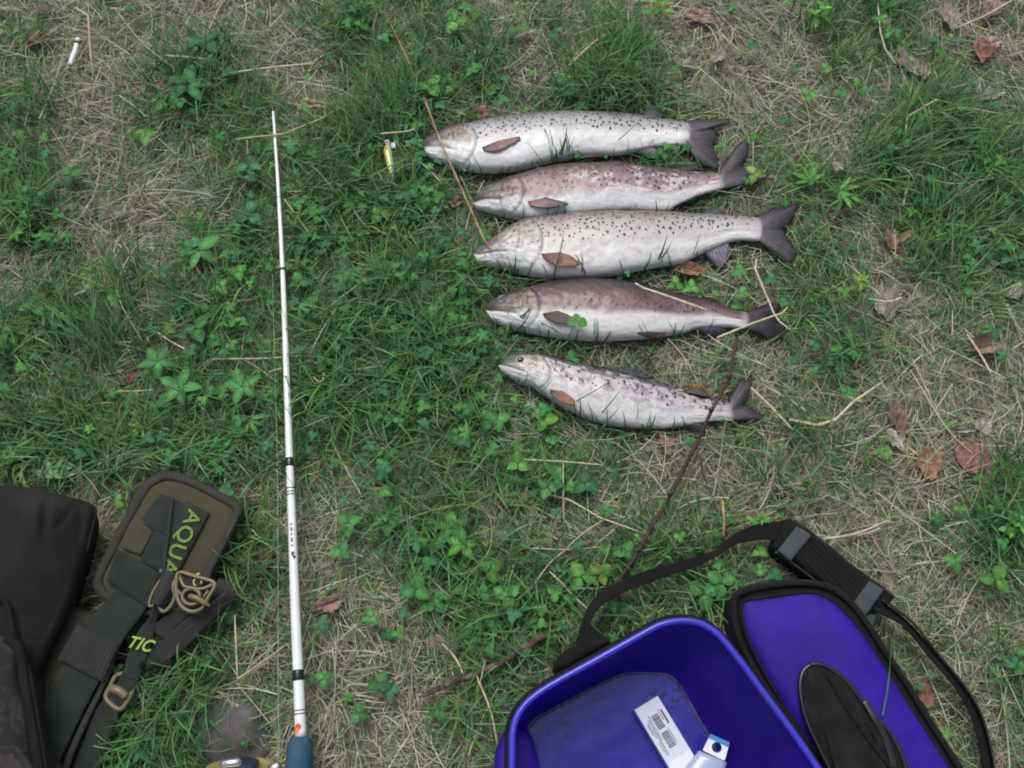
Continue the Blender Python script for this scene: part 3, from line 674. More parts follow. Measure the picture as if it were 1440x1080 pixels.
# ================================================================== TWIGS
tw = thing('long_twig', 'long dark twig running from the lowest trout tail down to the black strap', 'twig', W(960,670,.01))
TP = [(1037,474,.03),(1031,500,.035),(1024,532,.05),(1012,557,.062),(1000,579,.064),(990,601,.055),(978,626,.04),(960,662,.034),(942,698,.036),(918,738,.036),(898,775,.034),(876,808,.032),(862,838,.03),(848,862,.026),(838,882,.022)]
tube('stem', [W(*p) for p in TP], [.0021,.0023,.0024,.0028,.0028,.003,.0031,.0032,.0032,.0033,.0034,.0034,.0036,.0036,.0034], M['bark_red'], tw, n=110, seg=9)
for p in ((1024,532,.05),(1000,579,.064),(975,632,.033),(942,698,.036),(896,777,.034)):
    q = W(*p); tube('bud', [q, q+Vector((.004*random.choice((-1, 1)), .002, .005)), q+Vector((.005, .004, .008))], [.0034,.0025,.001], M['bark_red'], tw, seg=7)
tube('side_shoot', [W(985,640,.03), W(990,672,.02), W(1003,700,.016), W(1018,750,.012)], [.0014,.001,.0008,.0006], M['bark'], tw, n=24)
tw = thing('short_twig', 'short straight grey brown stick left of the blue tub', 'twig', W(680,940,.01))
tube('stem', [W(594,979,.03), W(630,962,.034), W(675,946,.035), (W(715,925,.036)), W(745,906,.036), W(765,893,.038)], [.003,.0042,.0045,.005,.0055,.0058], M['bark'], tw, n=60, seg=10)
for p in ((650,956,.035),(720,921,.036)):
    q = W(*p); tube('bud', [q, q+Vector((.002,.006,.004))], [.004,.001], M['bark'], tw, seg=7)
# fine dark vines between the weeds
tube('thin_twig', [W(885,478,.02), W(905,495,.03), W(930,530,.03)], [.002,.0018,.0012], M['bark_red'], label='thin dark red twig between the two lowest trout', cat='twig', n=30)
tube('thin_twig', [W(1016,705,.03), W(1018,730,.034), W(1017,755,.032)], [.0022,.002,.002], M['stalk_brown'], label='short upright tan twig above the black strap', cat='twig', n=16)
tube('thin_twig', [W(1000,690,.024), W(1012,725,.03), W(1030,765,.03), W(1040,782,.02)], [.001,.001,.0012,.001], M['bark'], label='thin hooked dark twig beside the bend of the black strap', cat='twig', n=24)

# ================================================================== OLIVE FISHING BELT
belt = thing('wading_belt', 'olive padded fishing belt with green lettering and tan buckles at lower left', 'belt', W(180,860,0))
def q4(pts, z): return [W(x, y, z) for x, y in pts]
pouch = [(235,667),(262,672),(300,690),(336,712),(334,728),(318,760),(298,800),(285,826),(262,848),(230,862),(190,862),(158,850),(140,832),(136,816),(150,785),(170,745),(190,708),(205,684),(217,673)]
pz = .055
disp = lambda x, y, s: .0012*nz3(x*40, y*40, 2)
puff('pad', [W(x, y, pz-.01) for x, y in pouch], .004, pz-.01, pz, M['olive'], belt, p=8, disp=disp, n=120)
def inset(poly, k):
    P = np.array(poly, float); c = P.mean(0); return [tuple(c+(p-c)*k) for p in P]
tube('pad_piping', [W(x, y, pz-.001) for x, y in inset(pouch, .965)], .0052, M['piping'], belt, n=140, closed=True, flat=.55, seg=10)
tube('pad_edge_welt', [W(x, y, pz-.012) for x, y in inset(pouch, .99)], .0055, M['piping'], belt, n=140, closed=True, flat=1.3, seg=10)
# webbing on the pad
slab('webbing', q4([(225,694),(268,711),(240,757),(195,735)], pz+.0035), .003, M['web_green'], belt, bow=.001)
slab('webbing', q4([(262,705),(294,721),(272,768),(246,812),(222,805),(236,768)][0:1]+[(294,721),(246,812),(218,800)], pz+.006), .0045, M['web_green'], belt, bow=.002)
slab('webbing', q4([(217,745),(243,757),(223,802),(196,790)], pz+.004), .003, M['web_green'], belt)
slab('pad_panel', q4([(192,727),(217,744),(198,781),(173,772)], pz+.0025), .002, M['olive'], belt, bow=.0015)
# ribbed loop
def ribbed(name, quad, z, m, nrib, amp=.0008, lift=.004):
    a, b, c, d = [W(x, y, z) for x, y in quad]; nu, nv = nrib*4, 24; V = []; F = []
    for j in range(nv+1):
        for i in range(nu+1):
            u, v_ = i/nu, j/nv; p = a.lerp(b, u).lerp(d.lerp(c, u), v_)
            V.append(p+Vector((0, 0, lift*(1-(2*v_-1)**6)*(1-(2*u-1)**8)+amp*math.sin(u*nrib*2*math.pi)+.0004*math.sin(v_*60))))
    N = len(V); V += [Vector((p.x, p.y, z-.012)) for p in V[:N]]
    for j in range(nv):
        for i in range(nu): k = j*(nu+1)+i; F.append((k, k+1, k+nu+2, k+nu+1))
    for i in range(nu):
        F.append((i, N+i, N+i+1, i+1)); k = nv*(nu+1)+i; F.append((k, k+1, N+k+1, N+k))
    for j in range(nv):
        k = j*(nu+1); F.append((k, k+nu+1, N+k+nu+1, N+k)); k += nu; F.append((k, N+k, N+k+nu+1, k+nu+1))
    return mk(name, V, F, m, belt)
# main belt and its backing run down to the left
back = [(88,850),(115,857),(148,872),(165,892),(168,915),(142,962),(118,1010),(100,1060),(80,1130),(-30,1130),(-20,1060),(20,980),(50,900),(64,862)]
puff('belt_backing', [W(x, y, .035) for x, y in back], .002, .035, .048, M['olive_dark'], belt, p=7, disp=lambda x, y, s: .002*nz3(x*16, y*16, 5), n=100)
P0 = [(196,800,.06),(184,842,.062),(158,876,.062),(134,915,.06),(104,965,.06),(76,1015,.058),(45,1075,.055),(20,1130,.055)]
ribbon('main_webbing', WL(P0), [.050,.052,.054,.054,.056,.06,.066,.07], .004, M['web_green'], belt, n=60)
ribbed('webbing_loop', [(164,772),(226,806),(207,855),(150,817)], pz+.010, M['web_green'], 17)
ribbed('webbing_loop', [(109,878),(166,904),(143,959),(80,928)], pz+.010, M['web_grey'], 13)
ribbed('webbing_patch', [(86,934),(140,958),(118,1012),(60,990)], pz-.003, M['web_green'], 11, amp=.0004, lift=.003)
tube('backing_welt', [W(x, y, .052) for x, y in ((166,905),(146,960),(118,1018),(96,1070),(80,1130))], .0045, M['piping'], belt, n=40)
# thin elastic cord, hook buckle, strap ends
ribbon('thin_strap', WL([(243,700,pz+.008),(237,745,pz+.011),(230,800,pz+.016),(226,826,pz+.02)]), [.003,.0035,.0045,.006], .0014, M['web_grey'], belt, n=30)
tube('strap_roll', WL([(240,805,pz+.02),(231,826,pz+.024),(220,850,pz+.022)]), [.0085,.010,.0085], M['web_grey'], belt, n=16, seg=14, flat=.7)
ribbon('thin_strap', WL([(220,850,pz+.02),(214,872,pz+.012),(203,896,pz+.012),(192,925,pz+.008),(183,955,pz+.002)]), [.005,.012,.022,.026,.022], .0016, M['web_green'], belt, n=40, twist=[60,30,8,0,0])
ring = [(236,805),(224,818),(214,835),(210,850),(214,852),(226,840),(238,822),(242,808)]
tube('oval_ring', [W(x, y, pz+.016) for x, y in ring], .0022, M['tan'], belt, n=40, closed=True)
tube('hook_clip', WL([(222,852,pz+.018),(230,860,pz+.02),(240,852,pz+.02),(246,838,pz+.02),(244,824,pz+.022),(250,812,pz+.022),(256,808,pz+.02)]), [.0022,.0026,.0026,.003,.0042,.0028,.0022], M['tan'], belt, n=40)
bk = tube('buckle', [W(x, y, pz+.024) for x, y in ((252,805),(248,820),(249,838),(256,853),(270,860),(284,855),(293,840),(301,826),(299,818),(276,811))], .0028, M['tan'], belt, n=70, closed=True)
tube('buckle_ring', [W(269+12.5*math.cos(a), 839+11*math.sin(a), pz+.025) for a in np.linspace(0, 2*math.pi, 18, endpoint=False)], .0027, M['tan'], bk, n=40, closed=True)
tube('buckle_bar', WL([(253,812,pz+.024),(259,824,pz+.025),(270,827,pz+.026),(284,828,pz+.025),(299,822,pz+.024)]), .0024, M['tan'], bk, n=30)
tube('buckle_tongue', WL([(266,838,pz+.030),(276,841,pz+.032),(288,848,pz+.03),(295,852,pz+.026)]), [.0035,.0042,.0036,.002], M['tan'], bk, n=20)
tube('buckle_strut', WL([(250,830,pz+.024),(256,838,pz+.025)]), .002, M['tan'], bk)
tube('buckle_strut', WL([(285,842,pz+.025),(293,830,pz+.024)]), .002, M['tan'], bk)
slab('buckle_strap', q4([(256,806),(290,812),(284,826),(260,824)], pz+.021), .004, M['web_grey'], belt)
ribbon('folded_strap', WL([(302,826,.05),(322,832,.055),(318,842,.06),(285,868,.06),(250,900,.055),(215,925,.05)]), [.03,.026,.02,.026,.03,.028], .004, M['web_grey'], belt, n=60, twist=[20,50,60,35,20,0])
ribbon('folded_strap', WL([(296,820,.062),(276,846,.062),(250,866,.062),(222,890,.06)]), [.016,.016,.02,.024], .003, M['web_grey'], belt, n=40, twist=[30,30,20,10])
ribbon('folded_strap', WL([(325,828,.036),(300,862,.034),(262,900,.03),(238,920,.03)]), [.018,.02,.02,.02], .004, M['olive_dark'], belt, n=40, twist=[20,10,0,0])
tube('rolled_strap_end', WL([(243,905,.042),(222,918,.046),(202,930,.05),(192,940,.05)]), [.014,.0165,.0165,.013], M['web_grey'], belt, n=24, seg=16, flat=.75)
tube('rolled_strap_core', WL([(203,933,.061),(197,936,.061)]), [.005,.005], M['black_matte'], belt, seg=12)
sl = tube('slider_buckle', [W(x, y, .052) for x, y in ((164,950),(155,966),(149,980),(158,992),(170,997),(180,984),(188,966),(188,954),(180,948))], .0036, M['tan'], belt, n=50, closed=True)
tube('slider_bar', WL([(157,968,.054),(168,972,.056),(178,980,.054)]), .006, M['tan'], sl, n=12)
ribbon('hanging_strap', WL([(188,935,.058),(178,960,.056),(168,975,.052)]), [.02,.024,.02], .002, M['web_green'], belt, n=20)
ribbon('hanging_strap', WL([(166,976,.054),(150,1005,.048),(134,1045,.042),(118,1090,.038),(108,1140,.035)]), [.022,.032,.036,.036,.036], .003, M['web_green'], belt, n=40)
# lettering woven into the straps
def text(name, s, size, px, py, z, dpx, dpy, parent, shear=0, sx=1.0, m='yarn'):
    cu = bpy.data.curves.new(name, 'FONT'); cu.body = s; cu.size = size; cu.extrude = .0005; cu.shear = shear; cu.align_x = 'CENTER'; cu.align_y = 'CENTER'; cu.space_character = 1.08; cu.offset = .0004
    tmp = bpy.data.objects.new('tmp', cu); COL.objects.link(tmp); bpy.context.view_layer.update()
    me = bpy.data.meshes.new_from_object(tmp.evaluated_get(bpy.context.evaluated_depsgraph_get())); COL.objects.unlink(tmp); bpy.data.objects.remove(tmp)
    a = W(px, py, z); b = W(px+dpx, py+dpy, z); ang = math.atan2(b.y-a.y, b.x-a.x)
    co = np.array([v.co[:] for v in me.vertices]); x = co[:, 0]*sx; y = co[:, 1].copy(); r0 = np.array(root_of(parent).location)
    P = np.stack([a.x+x*math.cos(ang)-y*math.sin(ang), a.y+x*math.sin(ang)+y*math.cos(ang), z+co[:, 2]], 1)-r0
    at = me.attributes.new('along', 'FLOAT', 'POINT'); at.data.foreach_set('value', x)
    me.vertices.foreach_set('co', P.ravel()); me.materials.clear(); me.materials.append(M[m]); me.name = name
    o = bpy.data.objects.new(name, me); COL.objects.link(o); o.parent = parent; return o
ym = mat('stitched_yarn', (.24,.38,.06), .75, .25, 300, bump=.5); nt = ym.node_tree
at_ = nd(nt, 'ShaderNodeAttribute', attribute_name='along'); sn = nd(nt, 'ShaderNodeMath', operation='SINE'); ml_ = nd(nt, 'ShaderNodeMath', operation='MULTIPLY')
ml_.inputs[1].default_value = 3000; nt.links.new(at_.outputs['Fac'], ml_.inputs[0]); nt.links.new(ml_.outputs[0], sn.inputs[0])
mrr = nd(nt, 'ShaderNodeMapRange'); mrr.inputs[1].default_value = -.35; mrr.inputs[2].default_value = .1; nt.links.new(sn.outputs[0], mrr.inputs[0])
mxx = nd(nt, 'ShaderNodeMix', data_type='RGBA'); hvn = [n for n in nt.nodes if n.type == 'HUE_SAT'][0]; nt.links.new(mrr.outputs[0], mxx.inputs[0]); mxx.inputs[6].default_value = (.02,.028,.018,1); nt.links.new(hvn.outputs[0], mxx.inputs[7]); nt.links.new(mxx.outputs[2], nt.nodes['Principled BSDF'].inputs['Base Color']); M['stitched'] = ym
text('lettering', 'AQUA', .031, 254, 762, pz+.0095, -4.2, 9, belt, sx=1.02, m='stitched')
text('lettering', 'TIC', .022, 196, 906, pz+.0165, 9, 2.0, belt, shear=.35, sx=.95)
text('lettering', 'IC', .017, 276, 815, pz+.0225, 3, 9, belt, shear=0)
FOOT.append(([W(x, y, .02) for x, y in pouch], .003)); FOOT.append(([W(x, y, .02) for x, y in back], .002))
FOOT.append(([W(x, y, .02) for x, y in ((300,815),(328,828),(262,905),(205,948),(185,930),(230,860))], .008))
FOOT.append(([W(x, y, .02) for x, y in ((165,940),(190,955),(150,1030),(130,1100),(90,1100))], .008))

# ================================================================== BLACK DRY BAG, CAMOUFLAGE BAG
bag = thing('dry_bag', 'matte black cloth bag with creased corner at the left edge', 'bag', W(30,800,0))
bo_ = [(-140,690),(-60,683),(0,683),(30,685),(66,692),(100,700),(120,706),(135,716),(130,742),(122,775),(108,822),(90,868),(68,915),(50,960),(42,1000),(20,1040),(-60,1060),(-150,1000),(-170,840)]
fc = W(68,735,.1)
def bagd(x, y, s):
    px, py = proj(np.array([x, y, .1])); px = float(px); py = float(py); e = sstep(1, .9, s)
    d = .006*nz3(x*9, y*9, 1)+.003*nz3(x*22+4, y*14, 2)
    r = math.hypot((px-66), (py-738)*.8)   # the crease by the corner
    th = math.atan2(py-738, px-66)
    d -= .009*math.exp(-((px-60-.0012*(py-735)**2)/5)**2)*math.exp(-((py-735)/32)**2)
    d += .005*math.exp(-((px-74-.0010*(py-735)**2)/8)**2)*math.exp(-((py-738)/34)**2)
    d -= .005*math.exp(-((px-84+.5*(py-735))/5)**2)*math.exp(-((py-728)/20)**2)
    d -= .006*math.exp(-((px-105-.05*(py-700))/7)**2)*math.exp(-((py-728)/22)**2)
    d += .004*math.sin((px*.9+py*.45)/26)*(.5+nz3(x*5, y*5, 7))
    return d*e
puff('cloth_body', [W(x, y, .07) for x, y in bo_], .002, .07, .105, M['dry_bag'], bag, n=260, rings=80, p=4, foot=.78, disp=bagd, center=W(10,830,.07))
tube('bag_seam', [W(x, y, .072) for x, y in ((0,684),(30,686),(66,693),(100,701),(120,707),(134,717),(130,742),(122,775))], .0018, M['dry_bag'], bag, n=50)
tube('bag_seam', [W(x, y, .112) for x, y in ((-10,840),(10,850),(22,905),(34,950))], .0035, M['black_matte'], bag, n=30)
FOOT.append(([W(x, y, .03) for x, y in bo_], .002))
cb = thing('camouflage_bag', 'dark camouflage bag with black zip edge in the lower left corner', 'bag', W(0,1000,0))
co_ = [(-120,900),(-20,893),(10,899),(26,915),(32,960),(40,1005),(48,1060),(58,1130),(-120,1150)]
puff('cloth_body', [W(x, y, .115) for x, y in co_], .004, .115, .135, M['camo'], cb, n=120, rings=30, p=5, foot=.8, disp=lambda x, y, s: .006*nz3(x*14, y*14, 3)*sstep(1, .9, s))
tube('edge_binding', [W(x, y, .122) for x, y in ((10,897),(27,915),(34,960),(42,1005),(51,1060),(62,1130))], .0065, M['black_matte'], cb, n=50, flat=.8)
tube('zip_edge', [W(x, y, .118) for x, y in ((20,900),(40,945),(50,1000),(60,1060),(70,1130))], .004, M['black_matte'], cb, n=50, flat=.8)
disc('rivet', W(3,903,.139), Vector((0,0,1)), [(0,.004),(.0015,.0035),(.0022,.001)], M['silver'], cb, 14)

# ================================================================== BLUE TUB BAG
tub = thing('tackle_tub', 'open royal blue moulded tub bag with black strap fittings at lower right', 'tackle bag', W(930,1040,0))
ZR, ZF = .165, .03
rim = [(722,1100),(720,1060),(722,1022),(737,992),(770,966),(838,928),(902,892),(930,878),(958,873),(985,877),(1010,893),(1039,928),(1070,970),(1113,1028),(1150,1082),(1185,1140),(1200,1190),(1180,1235),(1120,1275),(1000,1330),(900,1360),(840,1340),(790,1270),(745,1180)]
flo = [(738,1100),(734,1060),(733,1034),(750,1010),(775,996),(822,970),(866,949),(885,944),(925,944),(944,948),(958,962),(972,985),(985,1008),(1005,1042),(1025,1085),(1040,1125),(1040,1150),(1020,1175),(980,1195),(920,1215),(870,1225),(830,1215),(785,1175),(752,1130)]
n = 144; RW = crom([W(x, y, ZR) for x, y in rim], n, True); FW = crom([W(x, y, ZF) for x, y in flo], n, True)
V = []; lv = []
for k in range(26):
    t = k/25; r_ = RW*(1-t)+FW*t; r_[:, 2] = ZR+(ZF-ZR)*t
    cc = r_.mean(0); bul = math.sin(t*math.pi)*.03; r_ = r_+(r_-cc)*np.array([bul, bul, 0]); lv.append(r_)
lv.append(FW*.985+FW.mean(0)*.015-np.array([0,0,.0015]))
V = np.vstack(lv); K = len(lv); F = [(j*n+k, (j+1)*n+k, (j+1)*n+(k+1) % n, j*n+(k+1) % n) for j in range(K-1) for k in range(n)]
mk('inner_wall', V, F, M['blue'], tub)
cc = FW.mean(0); V = [tuple(cc+(p-cc)*s_+np.array([0, 0, -.0015+.0006*nz3(p[0]*30*s_, p[1]*30*s_)])) for s_ in np.linspace(.99, .02, 14) for p in FW]
F = [(j*n+k, (j+1)*n+k, (j+1)*n+(k+1) % n, j*n+(k+1) % n) for j in range(13) for k in range(n)]; F.append(tuple(13*n+k for k in range(n))[::-1])
mk('tub_floor', V, F, M['blue_floor'], tub)
tube('floor_groove', [cc+(p-cc)*.965+np.array([0, 0, .0]) for p in FW[::3]], .0011, M['mud'], tub, closed=True, seg=6)
V = []; o0 = RW.mean(0)
for (s_, z_) in ((1.012, ZR), (1.016, ZR-.012), (1.03, ZR-.014), (1.035, ZR-.05), (1.03, .08), (.985, .012), (.9, .003)):
    q = o0+(RW-o0)*s_; q[:, 2] = z_; V.append(q)
V = np.vstack(V); F = [(j*n+k, j*n+(k+1) % n, (j+1)*n+(k+1) % n, (j+1)*n+k) for j in range(6) for k in range(n)]
mk('outer_wall', V, F, M['blue'], tub)
tube('rim', RW[::2]+np.array([0, 0, .002]), .0042, M['blue_rim'], tub, closed=True, seg=12)
q = o0+(RW-o0)*1.022; q[:, 2] = ZR-.008; tube('rim_binding', q[::2], .0055, M['black_matte'], tub, closed=True, seg=10, flat=1.4)
puff('side_pocket', [W(x, y, .07) for x, y in ((716,1022),(702,1040),(696,1062),(694,1100),(700,1160),(740,1180),(760,1100),(745,1030))], .004, .07, .09, M['blue'], tub, n=60, p=4)
# strap fittings
puff('strap_anchor', [W(x, y, .13) for x, y in ((826,876),(840,888),(858,902),(850,912),(820,930),(795,944),(782,940),(786,922),(806,908),(816,895))], .02, .13, .155, M['black_matte'], tub, n=60, p=3)
disc('anchor_rivet', W(783,948,.15), Vector((0,0,1)), [(-.02,.009),(.002,.009),(.005,.006)], M['web_slate'], tub, 18)
SP = [(838,900,.14),(822,893,.135),(826,870,.11),(840,848,.085),(862,831,.06),(905,813,.045),(945,800,.042),(980,789,.042),(1006,778,.042),(1025,764,.042),(1045,754,.042),(1075,747,.045),(1112,748,.05)]
ribbon('shoulder_strap', WL(SP), [.02,.019,.018,.018,.017,.017,.015,.014,.010,.012,.018,.024,.034], .0018, M['black_matte'], tub, n=140, twist=[30,50,60,45,15,5,0,5,35,10,0,0,0])
pad = [(1104,730),(1116,731),(1160,764),(1200,797),(1240,826),(1257,840),(1250,850),(1228,862),(1206,872),(1190,852),(1160,825),(1125,798),(1092,776),(1086,768),(1096,748)]
puff('shoulder_pad', [W(x, y, .05) for x, y in pad], .006, .05, .062, M['black_matte'], tub, n=110, p=6, rings=26, smooth_poly=False,
     disp=lambda x, y, s: .0010*math.sin((x*.77+y*.64)*900))
tube('pad_piping', [W(x, y, .055) for x, y in ((1112,729),(1160,765),(1200,798),(1240,827),(1257,840))], .003, M['black_gloss'], tub, n=50)
tube('pad_piping', [W(x, y, .05) for x, y in ((1090,776),(1125,800),(1160,828),(1192,856))], .003, M['black_gloss'], tub, n=50)
slab('pad_loop', [W(1121,740,.066), W(1141,753,.066), W(1112,789,.066), W(1094,774,.066)], .006, M['web_slate'], tub, bow=.001)
slab('pad_loop', [W(1223,817,.066), W(1243,829,.066), W(1217,866,.066), W(1199,850,.066)], .006, M['web_slate'], tub, bow=.001)
slab('pad_loop', [W(1206,858,.052), W(1232,866,.052), W(1228,880,.052), W(1214,874,.052)], .006, M['web_slate'], tub)
ribbon('shoulder_strap', WL([(1228,850,.056),(1252,862,.05),(1276,880,.045),(1308,917,.04),(1340,955,.038),(1364,990,.036),(1380,1028,.034),(1390,1082,.034),(1395,1140,.034)]), [.018,.02,.018,.017,.019,.02,.02,.02,.02], .0022, M['black_matte'], tub, n=100, twist=[20,35,45,30,40,30,25,20,10])
ribbon('shoulder_strap', WL([(1240,842,.056),(1262,858,.052),(1286,878,.05),(1318,918,.044),(1350,956,.042),(1373,990,.04),(1388,1028,.038),(1399,1082,.038),(1402,1140,.038)]), [.014,.012,.01,.01,.01,.011,.012,.012,.012], .002, M['black_gloss'], tub, n=100, twist=[60]*9)
# lid laid open to the right
lid_o = [(1031,853),(1034,837),(1048,829),(1070,824),(1100,820),(1135,819),(1160,823),(1180,833),(1208,860),(1250,923),(1278,965),(1303,1006),(1350,1080),(1400,1160),(1380,1230),(1330,1260),(1260,1250),(1200,1180),(1144,1080),(1129,1040),(1081,974),(1044,911),(1034,880)]
ld = puff('lid', [W(x, y, .085) for x, y in lid_o], .012, .085, .09, M['black_matte'], tub, n=160, p=10)
lid_i = [(1048,850),(1075,843),(1110,838),(1140,835),(1158,840),(1175,851),(1208,886),(1238,930),(1266,975),(1300,1028),(1334,1082),(1375,1150),(1360,1215),(1320,1235),(1262,1225),(1215,1160),(1165,1082),(1134,1036),(1102,988),(1070,932),(1050,885)]
cx_, cy_ = np.mean(lid_i, 0); lid_i = [(cx_+(x-cx_)*1.025, cy_+(y-cy_)*1.015) for x, y in lid_i]
puff('lid_lining', [W(x, y, .093) for x, y in lid_i], .086, .091, .108, M['blue'], ld, n=160, p=3, rings=30, disp=lambda x, y, s: .0022*nz3(x*14, y*14, 8)*sstep(1, .9, s))
def off_path(poly, k):
    P = np.array(poly, float); c = P.mean(0); return [tuple(c+(p-c)*k) for p in P]
tube('lid_piping', [W(x, y, .093) for x, y in off_path(lid_o, .99)], .0040, M['black_matte'], ld, n=160, closed=True, flat=.9)
tube('lid_zip', [W(x, y, .075) for x, y in off_path(lid_o, 1.0)], .0042, M['black_gloss'], ld, n=160, closed=True)
tube('lid_seam', [W(x, y, .095) for x, y in lid_i], .0022, M['black_matte'], ld, n=160, closed=True)
pocket = [(1140,935),(1152,934),(1165,939),(1185,953),(1210,982),(1227,1006),(1246,1024),(1258,1042),(1267,1060),(1276,1090),(1280,1130),(1250,1160),(1215,1150),(1185,1115),(1166,1080),(1150,1048),(1136,1018),(1128,990),(1125,965),(1129,945)]
def pockd(x, y, s):
    px, py = proj(np.array([x, y, .12])); px = float(px); py = float(py); e = sstep(1, .85, s)
    d = .006*math.exp(-((px-(1158+(py-940)*.50+.0012*(py-940)**2))/3.0)**2)     # long fold
    d -= .005*math.exp(-((px-(1166+(py-940)*.50+.0012*(py-940)**2))/5)**2)
    d += .003*math.exp(-((px-(1215+(py-1000)*.42))/3)**2)*sstep(985, 1010, py)
    d += .003*math.exp(-((px-(1140+(py-960)*.3))/3)**2)
    return (d+.003*nz3(x*22, y*22, 3))*e
mm = mat('mesh_cloth', (.006,.006,.006), .55, .5, 40, bump=.6, weave=1, wscale=200, spec=.35, col2=(.010,.010,.009))
puff('mesh_pocket', [W(x, y, .112) for x, y in pocket], .1, .108, .122, mm, ld, n=200, rings=60, p=3, disp=pockd)
tube('pocket_edge', [W(x, y, .112) for x, y in pocket], .0032, M['black_gloss'], ld, n=120, closed=True)
ribbon('pocket_band', WL([(1216,985,.12),(1230,1010,.122),(1246,1040,.12),(1258,1082,.118)]), .008, .002, M['black_gloss'], ld, n=24)
FOOT.append(([W(x, y, .03) for x, y in rim[:16]]+[W(1100,1290,.03), W(760,1290,.03)], .002)); FOOT.append(([W(x, y, .03) for x, y in lid_o], .002))
FOOT.append(([W(x, y, .03) for x, y in pad], .004)); FOOT.append(([W(x, y, .05) for x, y in ((780,925),(815,895),(860,895),(860,925),(790,960))], .004))
def strapfoot(pts, w):
    for (a, b) in zip(pts[:-1], pts[1:]):
        A = Vector((a[0], a[1])); B = Vector((b[0], b[1])); d = (B-A).normalized(); nn = Vector((-d.y, d.x))*w
        FOOT.append(([W(*(A+nn), .02), W(*(B+nn), .02), W(*(B-nn), .02), W(*(A-nn), .02)], .012))
strapfoot([(p[0], p[1]) for p in SP[3:]], 9); strapfoot([(1250,858),(1280,880),(1314,918),(1346,956),(1368,990),(1384,1028),(1396,1100)], 12)

# white carton with printed label
bx = thing('lure_carton', 'narrow white carton with a barcode lying inside the blue tub', 'box', W(930,1030,ZF))
zt = ZF+.024
A_, B_ = W(892.5,998.5,zt), W(925,978.5,zt); dl = (W(977,1064,zt)-B_); Ln = dl.normalized()*.16
slab('carton_body', [A_, B_, B_+Ln, A_+Ln], .022, M['white_card'], bx, (3, 10), smooth=False)
u_ = (B_-A_); n_l = u_.length; u_ = u_.normalized(); l_ = dl.normalized()
def cq(u0, u1, l0, l1, z=.0006): 
    return [A_+u_*n_l*u0+l_*l0+Vector((0,0,z)), A_+u_*n_l*u1+l_*l0+Vector((0,0,z)), A_+u_*n_l*u1+l_*l1+Vector((0,0,z)), A_+u_*n_l*u0+l_*l1+Vector((0,0,z))]
slab('end_sticker', cq(.03, .97, .078, .155, .0008), .0008, M['white_card2'], bx, (1, 1), smooth=False)
def joined(name, quads, m, parent, th=.0004):
    V = []; F = []
    for qd in quads:
        k = len(V); V += list(qd)+[p-Vector((0,0,th)) for p in qd]; F += [(k,k+1,k+2,k+3),(k+4,k+7,k+6,k+5),(k,k+4,k+5,k+1),(k+1,k+5,k+6,k+2),(k+2,k+6,k+7,k+3),(k+3,k+7,k+4,k)]
    return mk(name, V, F, m, parent, smooth=False)
bars = []; l0 = .018; rr = random.Random(3)
while l0 < .064:
    w_ = rr.choice((.0006,.0009,.0014))
    if not (.036 < l0 < .041): bars.append(cq(.38, .66, l0, l0+w_))
    l0 += w_+rr.choice((.0006,.001))
joined('barcode', bars, M['ink'], bx)
joined('printed_lines', [cq(.80, .86, .016, .036), cq(.72, .745, .014, .03), cq(.70, .72, .04, .062), cq(.29, .315, .016, .05), cq(.22, .245, .02, .07), cq(.15, .17, .022, .045), cq(.10, .12, .024, .04), cq(.15, .17, .05, .068)], M['ink'], bx)
# clear lure pack with hang tab
pk = thing('lure_pack', 'pale plastic pack with a punched hang hole beside the white carton', 'packet', W(1005,1060,ZF))
z2 = ZF+.036; h = W(1008,1051,z2); nn = 20; Q = q4([(999,1033),(1026,1045),(1019,1070),(988,1055)], z2)
V = []; F = []; cyc = dense(Q, nn*2)
hr = [h+Vector((math.cos(a), math.sin(a), 0))*.0065 for a in [math.atan2(p[1]-h.y, p[0]-h.x) for p in cyc]]
for zz in (0, -.0012):
    V += [Vector(p)+Vector((0,0,zz)) for p in cyc]+[p+Vector((0,0,zz)) for p in hr]
N2 = nn*2
for i in range(N2):
    j = (i+1) % N2; F += [(i, j, N2+j, N2+i), (2*N2+i, 3*N2+i, 3*N2+j, 2*N2+j), (i, 2*N2+i, 2*N2+j, j), (N2+i, N2+j, 3*N2+j, 3*N2+i)]
mk('hang_tab', V, F, M['white_card2'], pk, smooth=False)
slab('tab_edge', q4([(999,1032),(1026,1044),(1024,1051),(997,1038)], z2+.0006), .0006, M['teal'], pk, (2, 1), smooth=False)
slab('pack_body', q4([(984,1056),(1022,1072),(1010,1120),(950,1100)], z2+.002), .016, M['plastic_clear'], pk, (6, 6), bow=.004)
slab('pack_card', q4([(990,1060),(1014,1071),(1004,1110),(962,1096)], z2-.015), .001, M['white_card2'], pk, (2, 2))
slab('lure_scrap', [W(740,1076,ZF+.004), W(756,1072,ZF+.004), W(762,1092,ZF+.004), W(744,1096,ZF+.004)], .003, M['teal'], None, (3,3), label='small bright blue scrap at the bottom left inside the tub', cat='scrap')

